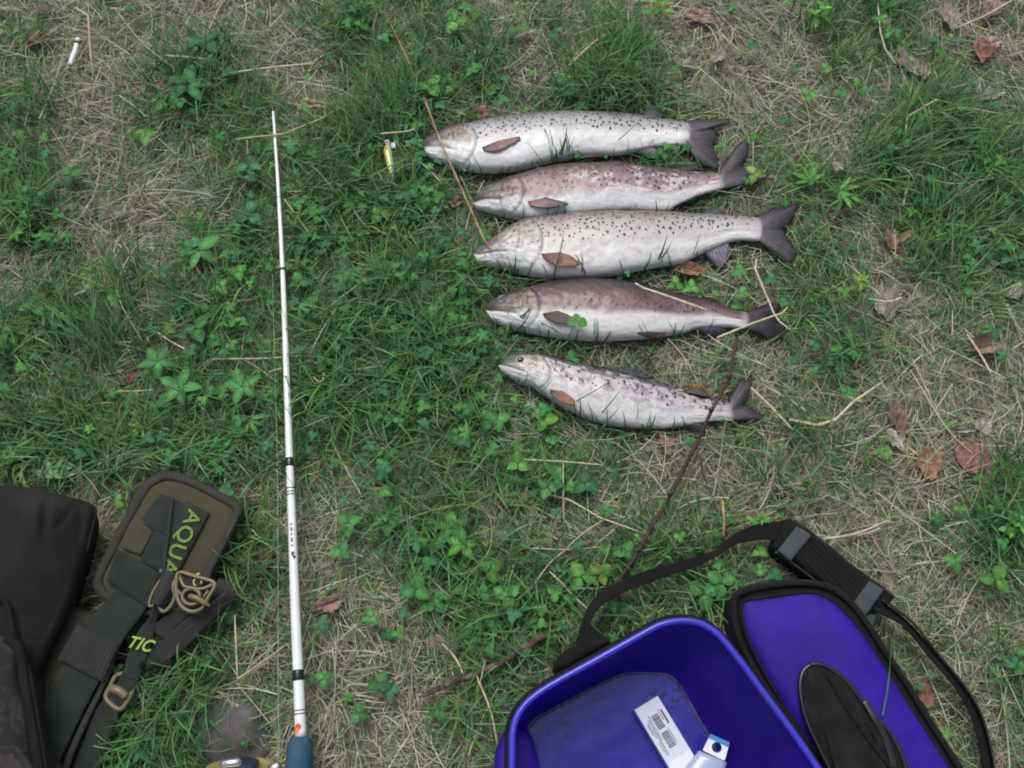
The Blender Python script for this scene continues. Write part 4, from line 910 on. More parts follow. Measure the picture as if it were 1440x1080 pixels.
# ================================================================== STONE
V = []; F = []; c = W(335,1034,-.014); ns = 40
for j in range(16):
    a_ = j/15*math.pi/2
    for k in range(ns):
        t_ = 2*math.pi*k/ns; u3 = (math.cos(a_)*math.cos(t_), math.cos(a_)*math.sin(t_), math.sin(a_)); r_ = .058; dd = 1+.22*nz3(u3[0]*1.3+3, u3[1]*1.3, u3[2])+.03*nz3(u3[0]*4, u3[1]*4, u3[2]*4)
        V.append((c.x+r_*math.cos(a_)*math.cos(t_)*1.0*dd, c.y+r_*math.cos(a_)*math.sin(t_)*.95*dd, c.z+.042*math.sin(a_)*dd))
F = [(j*ns+k, j*ns+(k+1) % ns, (j+1)*ns+(k+1) % ns, (j+1)*ns+k) for j in range(15) for k in range(ns)]
mk('stone', V, F, M['stone'], label='rounded grey stone half buried in grass left of the rod grip', cat='stone')
FOOT.append(([(c.x+.042*math.cos(a), c.y+.04*math.sin(a)) for a in np.linspace(0, 6.28, 20)], .02)) if False else None

# ================================================================== VEGETATION
def build_strips(name, C3, wid, side, cols, m, kind='stuff', label=None):
    """C3: N x K x 3 centre lines, wid: N x K, side: N x K x 3, cols: N x 3 or N x K x 3"""
    N, K, _ = C3.shape; a = C3-side*wid[..., None]/2; b = C3+side*wid[..., None]/2
    V = np.stack([a, b], 2).reshape(-1, 3); base = (np.arange(N)*K*2)[:, None]; k = (np.arange(K-1)*2)[None]
    q = base+k; Fq = np.stack([q, q+1, q+3, q+2], -1).reshape(-1, 4)
    me = bpy.data.meshes.new(name); me.vertices.add(len(V)); me.vertices.foreach_set('co', V.astype(np.float32).ravel())
    me.loops.add(Fq.size); me.loops.foreach_set('vertex_index', Fq.astype(np.int32).ravel())
    me.polygons.add(len(Fq)); me.polygons.foreach_set('loop_start', (np.arange(len(Fq))*4).astype(np.int32))
    me.polygons.foreach_set('use_smooth', np.ones(len(Fq), bool)); me.update(calc_edges=True)
    if cols.ndim == 2: cols = np.repeat(cols[:, None], K, 1)
    c4 = np.ones((N, K, 2, 4), np.float32); c4[..., :3] = cols[:, :, None, :]
    at = me.color_attributes.new('Col', 'FLOAT_COLOR', 'POINT'); at.data.foreach_set('color', c4.ravel())
    me.materials.append(m); o = bpy.data.objects.new(name, me); COL.objects.link(o)
    if kind: o['kind'] = kind
    if label: o['label'] = label
    return o
def press(C3, raise_frac=0.0, cull=True):
    """strands do not pass through the things that lie on them: those under a thing are flattened"""
    keep = np.ones(len(C3), bool)
    for (poly, h) in FOOT:
        P = np.array([(p[0], p[1]) for p in poly]); lo_, hi_ = P.min(0), P.max(0)
        cand = np.where(((C3[..., 0] > lo_[0]) & (C3[..., 0] < hi_[0]) & (C3[..., 1] > lo_[1]) & (C3[..., 1] < hi_[1])).any(1))[0]
        if not len(cand): continue
        ins = inside(poly, C3[cand, :, 0], C3[cand, :, 1])
        z = C3[cand, :, 2]; C3[cand, :, 2] = np.where(ins, np.minimum(z, h*rng.random((len(cand), 1))), z)
        if cull: keep[cand[ins[:, 0] | (ins.mean(1) > .45)]] = False
    return keep
XR, YR = (-1.15, 1.15), (-.80, 1.05)
def scatter(n, w=None):
    x = rng.uniform(*XR, n); y = rng.uniform(*YR, n); g = greenness(x, y)
    k = rng.random(n) < (w(g) if w else 1); return x[k], y[k], g[k]

# --- dead thatch
flow = field(5, 21); flow2 = field(16, 22)
def straw(n, lmin, lmax, wmin, wmax, zmax, K, spread, weight=None):
    x, y, g = scatter(n, weight); n = len(x)
    a0 = flow(x, y)*math.pi*2.2+(flow2(x, y)-.5)*2.5+rng.normal(0, spread, n)
    L = rng.uniform(lmin, lmax, n)*(.5+rng.random(n)); cur = rng.normal(0, .5, n)
    t = np.linspace(0, 1, K); ang = a0[:, None]+cur[:, None]*(t-.3)
    dx = np.cos(ang)*L[:, None]/(K-1); dy = np.sin(ang)*L[:, None]/(K-1)
    C3 = np.zeros((n, K, 3)); C3[:, :, 0] = x[:, None]+np.cumsum(dx, 1)-dx[:, :1]; C3[:, :, 1] = y[:, None]+np.cumsum(dy, 1)-dy[:, :1]
    z0 = rng.random(n)**1.6*zmax; tilt = rng.normal(0, .12, n)
    C3[:, :, 2] = np.maximum(ground_z(C3[:, :, 0], C3[:, :, 1])+.001, z0[:, None]+tilt[:, None]*(t-.4)*L[:, None]+.003*np.sin(t*3+x[:, None]*50))
    wd = rng.uniform(wmin, wmax, n)[:, None]*(1-.5*t**2)
    roll = rng.normal(0, .6, n)[:, None]
    side = np.stack([-np.sin(ang)*np.cos(roll), np.cos(ang)*np.cos(roll), np.sin(roll)*np.ones_like(ang)], -1)
    c = np.array([(.42,.405,.275),(.36,.35,.235),(.50,.485,.355),(.28,.265,.18),(.37,.37,.29)])[rng.choice(5, n, p=[.3,.25,.2,.13,.12])]
    c = c*rng.uniform(.55, 1.15, n)[:, None]
    return C3, wd, side, c
parts_ = [straw(105000, .015, .055, .0006, .0018, .013, 4, .85, lambda g: .95-.5*g), straw(20000, .03, .08, .0008, .0017, .022, 5, 1.2, lambda g: .9-.55*g), straw(4500, .06, .13, .0011, .0020, .028, 7, 1.3, lambda g: .85-.6*g)]
for i, p_ in enumerate(parts_):
    k = press(p_[0], cull=False); build_strips('dead_grass', p_[0][k], p_[1][k], p_[2][k], p_[3][k], M['straw'])

# --- green grass: single shoots and radiating tufts
def blades(x, y, ang, L, phi0, phi1, w, K=6, tone=None, bend=None):
    n = len(x); t = np.linspace(0, 1, K); phi = phi0[:, None]+(phi1-phi0)[:, None]*t**1.1; phi = np.minimum(phi, R(97))
    a = ang[:, None]+(bend[:, None] if bend is not None else 0)*t
    st = L[:, None]/(K-1); dx = np.sin(phi)*np.cos(a)*st; dy = np.sin(phi)*np.sin(a)*st; dz = np.cos(phi)*st
    C3 = np.stack([x[:, None]+np.cumsum(dx, 1)-dx[:, :1], y[:, None]+np.cumsum(dy, 1)-dy[:, :1], np.cumsum(dz, 1)-dz[:, :1]], -1)
    C3[..., 2] += ground_z(x, y)[:, None]; C3[..., 2] = np.maximum(C3[..., 2], .002)
    prof = np.interp(t, [0,.3,.7,1], [.7,1,.75,.06]); wd = w[:, None]*prof
    roll = rng.normal(0, .5, n)[:, None]*np.ones(K)
    side = np.stack([-np.sin(a)*np.cos(roll), np.cos(a)*np.cos(roll), np.sin(roll)], -1)
    pal = np.array([(.088,.245,.076),(.066,.195,.066),(.125,.295,.085),(.16,.33,.08),(.096,.255,.105),(.26,.31,.16)])
    c = pal[rng.choice(6, n, p=[.26,.2,.2,.1,.18,.06])]*rng.uniform(.7, 1.15, n)[:, None]
    if tone is not None: c = c*tone[:, None]
    return C3, wd, side, c
sets = []
x, y, g = scatter(150000, lambda g: g**1.1*.72+.28); n = len(x)
sets.append(blades(x, y, flow(x, y)*9+rng.normal(0, 1.1, n), rng.uniform(.016, .06, n)*(.6+.6*g), rng.uniform(.1, .9, n), rng.uniform(1.0, 1.7, n), rng.uniform(.0010, .0024, n), 5, bend=rng.normal(0, .4, n)))
# random tufts
tx, ty, tg = scatter(2600, lambda g: g**1.6*.7)
m_ = rng.integers(8, 26, len(tx)); x = np.repeat(tx, m_); y = np.repeat(ty, m_); gg = np.repeat(tg, m_); n = len(x)
lean = np.repeat(rng.uniform(0, 6.28, len(tx)), m_); tn = np.repeat(rng.uniform(.75, 1.2, len(tx)), m_); sz = np.repeat(rng.uniform(.6, 1.3, len(tx)), m_)
ang = lean+rng.normal(0, 1.3, n); x = x+rng.normal(0, .016, n); y = y+rng.normal(0, .016, n)
sets.append(blades(x, y, ang, rng.uniform(.035, .085, n)*sz, rng.uniform(.05, .6, n), rng.uniform(1.0, 1.75, n), rng.uniform(.0012, .0038, n), 7, tn, rng.normal(0, .35, n)))
# tufts that the photograph shows as clumps: (px, py, reach, lean angle or None, shoots)
TUFT = [(565,170,1.3,2.2,110),(520,210,1.3,2.4,110),(470,200,1,None,60),(590,130,1,None,60),(850,115,1.3,None,150),(880,90,1.1,1.5,80),(820,150,1,None,80),(900,140,1,None,60),
        (1240,230,1.3,.6,130),(1290,170,1.3,.5,110),(1340,200,1.3,None,110),(1390,250,1.2,None,100),(1330,320,1.2,1.2,110),(1300,380,1.1,1.4,70),(1180,270,1.0,None,60),(1150,40,1.1,1.0,60),(1230,20,1.1,1.0,60),
        (250,110,1.1,None,90),(300,90,1.0,None,70),(230,160,1,None,60),(60,150,1.1,None,60),(40,300,1.2,None,100),(80,430,1.1,None,70),(150,500,1.3,2.0,100),(190,420,1.2,1.8,70),(300,440,1.1,None,70),
        (480,280,1.2,None,110),(430,330,1.1,None,80),(560,300,1.1,None,90),(540,420,1.2,None,110),(590,480,1.2,None,110),(480,480,1.2,None,100),(440,560,1.2,None,110),(510,560,1.1,None,100),(600,560,1.1,None,80),
        (640,390,1.0,.1,80),(650,520,1,None,70),(250,620,1.1,None,90),(330,620,1.1,None,80),(170,650,1.1,None,70),(120,600,1.2,2.0,80),(30,600,1.2,None,80),(580,740,1.1,None,90),(620,700,1,None,60),(640,800,1,None,60),
        (330,740,1.1,3.4,90),(360,810,1.1,None,80),(280,930,1.1,None,90),(230,1000,1.1,None,90),(190,1040,1.1,None,80),(430,880,.8,None,30),(700,880,1,None,60),(760,820,1,None,60),(900,790,1,None,60),(970,780,1,None,70),
        (1000,840,1.0,None,60),(700,960,1,None,50),(660,1010,1,None,50),(1400,750,1.2,None,80),(1420,700,1.1,1.6,60),(1280,900,.9,None,40),(1420,950,1.1,None,50),(1180,640,1.0,None,40),(1120,600,1,None,40),(1210,480,1,None,50),(1140,440,1,None,50),
        (780,240,.7,1.3,40),(800,235,.6,1.2,40),(720,700,.9,None,30),(870,600,.9,None,40),(640,640,1.1,3.3,40),(1100,700,.9,None,30),(60,640,1.2,None,70),(10,480,1.2,None,70),(350,170,1,None,60),(330,250,1,None,60),(760,20,.9,None,40),(690,90,1,None,50),(620,60,1,None,60),(500,60,1,None,60)]
X_, Y_, A_l, S_ = [], [], [], []
for (px, py, rch, ln, k) in TUFT:
    q = W(px, py, 0); kk = int(k*1.45)
    X_.append(q.x+rng.normal(0, .030, kk)); Y_.append(q.y+rng.normal(0, .026, kk)); S_.append(np.full(kk, rch))
    A_l.append(rng.uniform(0, 6.28, kk) if ln is None else rng.normal(ln, .75, kk))
x = np.concatenate(X_); y = np.concatenate(Y_); ang = np.concatenate(A_l); s_ = np.concatenate(S_); n = len(x)
sets.append(blades(x, y, ang, rng.uniform(.045, .105, n)*s_, rng.uniform(.1, .6, n), rng.uniform(.95, 1.6, n), rng.uniform(.0014, .0036, n), 8, rng.uniform(.75, 1.05, n), rng.normal(0, .3, n)))
for st_ in sets:
    k = press(st_[0]); build_strips('grass', st_[0][k], st_[1][k], st_[2][k], st_[3][k], M['grass'])

# a few shoots that lie across the fish and the bags: (start px, end px, heights, width mm)
OVER = [((757,168),(774,202),.058,.0016),((783,222),(794,193),.062,.0022),((788,222),(797,176),.064,.0028),((778,216),(771,178),.06,.0016),((796,215),(808,190),.06,.0016),((745,225),(760,240),.05,.0012),((860,205),(903,165),.062,.0016),
        ((776,396),(793,323),.072,.0022),((922,373),(938,330),.068,.0032),((925,370),(945,338),.066,.0022),((715,375),(690,340),.056,.0012),((972,362),(984,325),.064,.0014),
        ((725,460),(748,425),.058,.0022),((700,455),(690,442),.05,.0022),((742,445),(800,475),.062,.002),((707,450),(722,425),.056,.0014),((716,455),(752,430),.056,.003),((726,466),(745,440),.056,.0018),
        ((735,545),(742,518),.056,.0016),((790,575),(860,535),.06,.0016),((835,592),(875,545),.06,.0018),((850,595),(872,570),.058,.0014),((700,500),(720,516),.052,.0012),((893,596),(897,566),.056,.0014),((1241,1006),(1252,925),.118,.0024),((1252,925),(1254,890),.11,.0018),
        ((690,372),(668,340),.05,.0012),((704,294),(700,270),.05,.0012),((735,300),(738,290),.05,.0012),((660,425),(672,460),.03,.004),((640,350),(765,378),.03,.004),((830,505),(800,478),.03,.0036)]
for f in FISH:
    lo = np.array(f['lo'], float); up = np.array(f['up'], float)
    for _ in range(46):
        px = random.uniform(lo[2, 0], lo[-1, 0]-10)
        if random.random() < .35: continue
        yb = float(np.interp(px, lo[:, 0], lo[:, 1])); hh = yb-float(np.interp(px, up[:, 0], up[:, 1])); rise = random.uniform(.06, .42)*hh
        OVER.append(((px, yb+random.uniform(2, 9)), (px+random.gauss(0, .5)*rise+random.uniform(-6, 6), yb-rise), .02+.042*min(1, rise/hh*2.2), random.uniform(.0012, .0027)))
for px, py in ((782,226),(790,224),(797,222),(786,222),(800,220),(776,228)):
    OVER.append(((px, py), (px+random.uniform(-6, 12), py-random.uniform(22, 38)), .058, .0024))
C3 = []; 
for (p0, p1, h, w_) in OVER:
    K = 9; row = []
    for j in range(K):
        t = j/(K-1); pz_ = h if h > .1 else h*(.35+.65*min(1, t*2.2)); row.append(W(p0[0]+(p1[0]-p0[0])*t+2*math.sin(t*3), p0[1]+(p1[1]-p0[1])*t, pz_))
    C3.append(row)
C3 = np.array(C3, float); K = 9; d = C3[:, -1]-C3[:, 0]; a = np.arctan2(d[:, 1], d[:, 0])
side = np.repeat(np.stack([-np.sin(a), np.cos(a), np.full(len(a), .3)], -1)[:, None], K, 1)
wd = np.array([o[3] for o in OVER])[:, None]*np.interp(np.linspace(0, 1, K), [0,.3,.7,1], [.8,1,.8,.1])
build_strips('grass', C3, wd, side, np.array([(.05,.17,.055)]*len(OVER))*rng.uniform(.6, 1.2, (len(OVER), 1)), M['grass'])

# --- leaves
def leaf_geo(base, ang, L, w, lift=.3, droop=.5, serr=0, fold=.25, roll=0, tip=1.0, rows=None, oval=.5):
    """one leaflet: midrib plus toothed halves; returns verts, faces, edge factor"""
    nr = rows or (13 if serr else 8); V = []; E = []; dx, dy = math.cos(ang), math.sin(ang); sx, sy = -dy, dx; z = base[2]; P = np.array([base[0], base[1]], float); st = L/(nr-1); F = []
    for j in range(nr):
        t = j/(nr-1); el = lift-droop*t*1.6
        if j: P = P+np.array([dx, dy])*st*math.cos(el); z += st*math.sin(el)
        hw = w/2*(max(0, math.sin(math.pi*min(1, t**(.8 if oval >= .5 else .6)*.985+.005))**.75))
        if tip < 1: hw = w/2*math.sin(math.pi*(t*.9+.05))**tip*(1-t*.25)
        if serr and 1 < j < nr-1: hw *= 1+serr*(.5 if j % 2 else -.5)
        if j == nr-1: hw *= .25
        for s_, q in ((-1, 1.0), (-.5, .55), (0, 0), (.5, .55), (1, 1.0)):
            x_ = P[0]+sx*hw*s_; y_ = P[1]+sy*hw*s_; V.append((x_, y_, max(.001, z+hw*abs(s_)*fold*(1-.3*abs(s_))+roll*s_*hw))); E.append(q)
    for j in range(nr-1):
        for i in range(4): k = j*5+i; F.append((k, k+1, k+6, k+5))
    return V, F, E
GR = {'mid': (.058,.235,.062), 'dark': (.044,.18,.056), 'bright': (.092,.29,.056), 'pale': (.16,.30,.15), 'yellow': (.15,.29,.06), 'blue': (.05,.185,.08)}
def plant(px, py, r, kind, ang, shade, label, z=.035, cat='plant'):
    z = .028+.016*((px*7+py*13) % 10)/10
    c = W(px, py, z); s = r*mpp(px, py, z); g = W(px, py, 0)+Vector((random.uniform(-.01, .01), random.uniform(-.01, .01), 0)); g.z = .001
    root = thing({'straw': 'wild_strawberry', 'cinq': 'cinquefoil', 'clov': 'clover', 'lance': 'broad_bladed_weed', 'sprout': 'leafy_sprout'}[kind], label, cat, g, 'leafy weeds growing through the grass')
    base = np.array(GR[shade]); rr = random.Random(int(px*7+py)); A0 = R(ang)
    if kind == 'straw': lf = [(A0, 1, .78, .13), (A0+R(112), .95, .75, .13), (A0-R(112), .95, .75, .13)]
    elif kind == 'cinq': lf = [(A0+R(k*72+rr.uniform(-10, 10)), rr.uniform(.85, 1.1), .5, .17) for k in range(5)]
    elif kind == 'clov': lf = [(A0+R(k*120+rr.uniform(-12, 12)), rr.uniform(.8, 1), .82, .0) for k in range(3)]
    elif kind == 'lance': lf = [(A0+R(k*38-70+rr.uniform(-8, 8)), rr.uniform(.8, 1.25), .22, 0) for k in range(5)]
    else: lf = [(A0+R(137*k), .95-.07*k, .42, 0) for k in range(9)]
    for i, (a, l_, w_, se) in enumerate(lf):
        b = (c.x+math.cos(a)*s*.05, c.y+math.sin(a)*s*.05, c.z+(.004*i if kind == 'sprout' else 0))
        V, F, E = leaf_geo(b, a, s*l_, s*l_*w_, lift=rr.uniform(.05, .35) if kind != 'sprout' else .5, droop=rr.uniform(.25, .55), serr=se, fold=rr.uniform(.1, .35), roll=rr.uniform(-.25, .25), oval=.5 if kind != 'clov' else .4)
        t = rr.uniform(.65, 1.15); tv = np.array((rr.uniform(.85, 1.3), 1, rr.uniform(.8, 1.1))); C = [base*tv*t*(1.45-.55*e_**.6)*(1+.5*nz3(v_[0]*90, v_[1]*90, 2)) for e_, v_ in zip(E, V)]; mk('leaf', V, F, M['leaf'], root, cols=C)
    V, F = tube_geo(crom([g, (g.x*.7+c.x*.3, g.y*.7+c.y*.3, c.z*.6), (c.x, c.y, c.z+.001)], 8), .0008, 5)
    mk('stem', V, F, M['leaf'], root, cols=[base*1.2]*len(V))
    return root
PL = [
 (495,395,30,'cinq',80,'mid','five-leaflet toothed plant right of the rod, between two pale bent stalks'),
 (340,543,27,'cinq',250,'mid','toothed five-leaflet plant left of the rod above the olive belt'),
 (252,545,30,'cinq',150,'mid','broad toothed plant further left of the rod at mid height'),
 (280,352,32,'cinq',40,'mid','dense toothed weed left of the rod beside the bare straw patch'),
 (352,300,24,'straw',200,'dark','three-leaflet plant touching the left side of the upper rod'),
 (350,232,20,'straw',90,'dark','small leafy weed left of the rod just below its tip'),
 (335,382,17,'clov',60,'bright','bright yellow green leaf pair left of the rod'),
 (310,403,15,'clov',190,'bright','small bright round leaf left of the bright leaf pair'),
 (265,118,34,'cinq',10,'dark','dark toothed plant in the grass clump at upper left'),
 (290,60,24,'straw',70,'dark','leafy weed at the top of the upper left grass clump'),
 (205,190,19,'clov',280,'bright','bright small weed on the straw at upper left'),
 (98,245,21,'straw',20,'dark','dark three-leaflet plant in the left straw patch'),
 (22,272,24,'cinq',100,'mid','toothed plant at the left edge above mid height'),
 (48,428,22,'straw',200,'mid','green three-leaflet plant near the left edge at mid height'),
 (20,470,20,'straw',30,'bright','light green weed at the left edge'),
 (122,408,20,'lance',120,'pale','pale long leaf pair standing left of the dark tufts'),
 (275,462,24,'straw',300,'mid','three-leaflet plant left of the straight pale stalk'),
 (222,508,26,'cinq',60,'mid','toothed plant above the broad left weed'),
 (420,398,20,'clov',0,'dark','round dark leaf pressed against the white rod'),
 (398,373,13,'clov',200,'dark','small round leaf lying across the white rod'),
 (425,432,20,'straw',280,'bright','light weed touching the right side of the rod'),
 (540,380,20,'straw',330,'mid','three-leaflet plant right of the five-leaflet plant'),
 (535,302,18,'straw',120,'bright','small bright weed midway between rod and middle trout'),
 (605,440,17,'straw',60,'bright','bright weed left of the fourth trout'),
 (525,520,18,'straw',200,'mid','small leafy weed right of the bent straw loop'),
 (485,468,18,'clov',90,'dark','dark clover right of the rod under the bent stalk'),
 (455,510,17,'clov',10,'mid','clover touching the curled pale stalk'),
 (75,672,34,'lance',75,'pale','pale broad-bladed weed sticking up above the black bag'),
 (20,650,34,'lance',110,'mid','green lance-leaved weed at the left edge above the black bag'),
 (310,640,24,'lance',20,'mid','lance-leaved weed just above the olive pad'),
 (200,600,24,'lance',200,'bright','light lance-leaved sprig above the olive belt'),
 (350,590,26,'lance',300,'bright','light sprig of pointed leaves left of the rod'),
 (635,742,28,'cinq',90,'bright','bright toothed plant below the bare straw patch'),
 (650,765,24,'cinq',300,'bright','lower half of the bright toothed clump by the round straw loop'),
 (585,828,26,'clov',200,'mid','large round clover leaves at the foot of the straw loop'),
 (612,850,22,'clov',80,'mid','clover just right of the large round clover'),
 (690,800,24,'clov',45,'bright','clover left of the blue tub, on the straw'),
 (715,838,24,'clov',160,'mid','clover above the short stick'),
 (728,652,20,'clov',90,'bright','small bright clover below the lowest trout head'),
 (770,686,22,'clov',10,'dark','dark clover left of the crossing pale stalks'),
 (822,680,22,'clov',220,'dark','dark clover under the lowest trout belly'),
 (818,812,24,'straw',120,'bright','bright curled leaves left of the long twig end'),
 (845,806,18,'straw',40,'yellow','yellow green shoot beside the long twig'),
 (880,775,20,'clov',300,'mid','clover right of the bright curled leaves'),
 (545,735,22,'clov',20,'mid','clover to the right of the rod beside the straw loop'),
 (490,735,22,'clov',260,'mid','heart-leaved clover right of the rod below the upper black wrap'),
 (480,775,18,'clov',80,'mid','small clover lower right of the heart-leaved clover'),
 (520,868,18,'clov',330,'mid','clover leaf halfway between rod and short stick'),
 (535,960,22,'clov',200,'dark','dark clover left of the short stick'),
 (505,1005,20,'clov',100,'dark','dark clover right of the blue grip'),
 (620,1000,22,'clov',300,'dark','dark leaves below the short stick'),
 (455,955,18,'clov',150,'mid','clover just right of the lower black wrap'),
 (1205,403,22,'sprout',70,'yellow','tall yellow green sprout right of the fourth trout tail'),
 (1180,268,34,'lance',330,'bright','pointed bright weed right of the second trout tail'),
 (1140,255,26,'lance',100,'bright','pointed bright weed between the second trout tail and the right tuft'),
 (1138,133,16,'clov',0,'bright','bright lobed leaf on the straw at upper right'),
 (1060,245,18,'straw',0,'yellow','yellow green leaf pair over the second trout tail'),
 (1400,815,24,'straw',60,'bright','bright weed at the right edge beside the strap'),
 (1425,740,24,'sprout',100,'bright','bright sprout at the right edge'),
 (1345,790,18,'straw',160,'mid','small weed right of the black strap'),
 (1220,865,15,'clov',50,'yellow','tiny yellow green leaf by the lower pad loop'),
 (1065,735,20,'sprout',20,'bright','bright little sprout above the bend of the strap'),
 (1068,775,15,'clov',320,'bright','round bright leaf below the bend of the strap'),
 (990,835,26,'straw',30,'mid','three-leaflet plant between the tub and the strap'),
 (1015,820,24,'straw',140,'mid','leafy weed left of the open lid'),
 (950,400,14,'clov',90,'bright','small bright clover between the third and fourth trout'),
 (972,404,14,'clov',200,'bright','small clover right of the other one between third and fourth trout'),
 (765,590,22,'clov',10,'bright','bright clover under the throat of the lowest trout'),
 (700,590,20,'clov',150,'mid','clover left of the bright one under the lowest trout'),
 (690,590,18,'straw',240,'mid','toothed weed under the lowest trout snout'),
 (1310,130,20,'clov',90,'mid','green leaf near the bent stalk at upper right'),
 (925,15,26,'sprout',200,'bright','bright sprout at the top edge right of centre'),
 (1150,25,24,'sprout',250,'bright','bright upright weed at the top right'),
 (640,30,24,'straw',0,'bright','bright leaves at the top edge left of centre'),
 (605,120,22,'straw',300,'bright','bright weed above the top trout head'),
 (160,775,0,'clov',0,'mid',''),
]
for p_ in PL:
    if p_[2] > 0: plant(*p_)
# the clover leaf lying on the fourth trout
root = thing('clover', 'single heart-shaped clover leaf lying on the fourth trout', 'plant', W(815,460,.02), 'leafy weeds growing through the grass')
for a_, l_, sh in ((200,15,'mid'),(330,17,'mid'),(95,11,'mid')):
    c = W(811,450,.066); V, F, E = leaf_geo((c.x, c.y, c.z), R(a_), l_*mpp(811,450,.066), l_*.95*mpp(811,450,.066), .1, .2, fold=.15); mk('leaf', V, F, M['leaf'], root, cols=[np.array(GR['bright'])*.9]*len(V))
V, F = tube_geo(crom([W(800,486,.01), W(800,474,.05), W(804,464,.064), W(811,450,.066)], 14), .0008, 5); mk('stem', V, F, M['leaf'], root, cols=[np.array(GR['mid'])]*len(V))

# --- low leafy ground cover, too many to count
V, F, C = [], [], []; x, y, g = scatter(10500, lambda g: .04+.9*g**2); cn = field(10, 31)
for (a, b, gg) in zip(x, y, g):
    if cn(a, b) < .40 and random.random() < .65: continue
    px_, py_ = proj(np.array([a, b, 0.])); dense_ = (400 < px_ < 660 and 280 < py_ < 640) or (520 < px_ < 800 and 660 < py_ < 880)
    if not dense_ and random.random() < .35: continue
    if any(inside(poly, np.array([a]), np.array([b]))[0] for poly, _ in FOOT): continue
    s = random.uniform(.006, .0145); A0 = random.uniform(0, 6.28); z = random.uniform(.014, .046); k5 = random.random()
    base = np.array(GR[random.choice(('mid','mid','dark','bright','blue'))])*random.uniform(.7, 1.1); n5 = 3 if k5 < .8 else 5
    tl_ = random.uniform(-.4, .4)
    for k in range(n5):
        v_, f_, e_ = leaf_geo((a, b, z), A0+k*6.283/n5+random.uniform(-.2, .2), s*random.uniform(.8, 1.2), s*(.85 if n5 == 3 else .5), random.uniform(-.1, .4), .4, fold=.2, rows=6, roll=tl_)
        o_ = len(V); V += v_; F += [tuple(i+o_ for i in q) for q in f_]; C += [base*(1.25-.3*q) for q in e_]
V = np.array(V)
mk('ground_cover', V, F, M['leaf'], kind='stuff', cols=C)

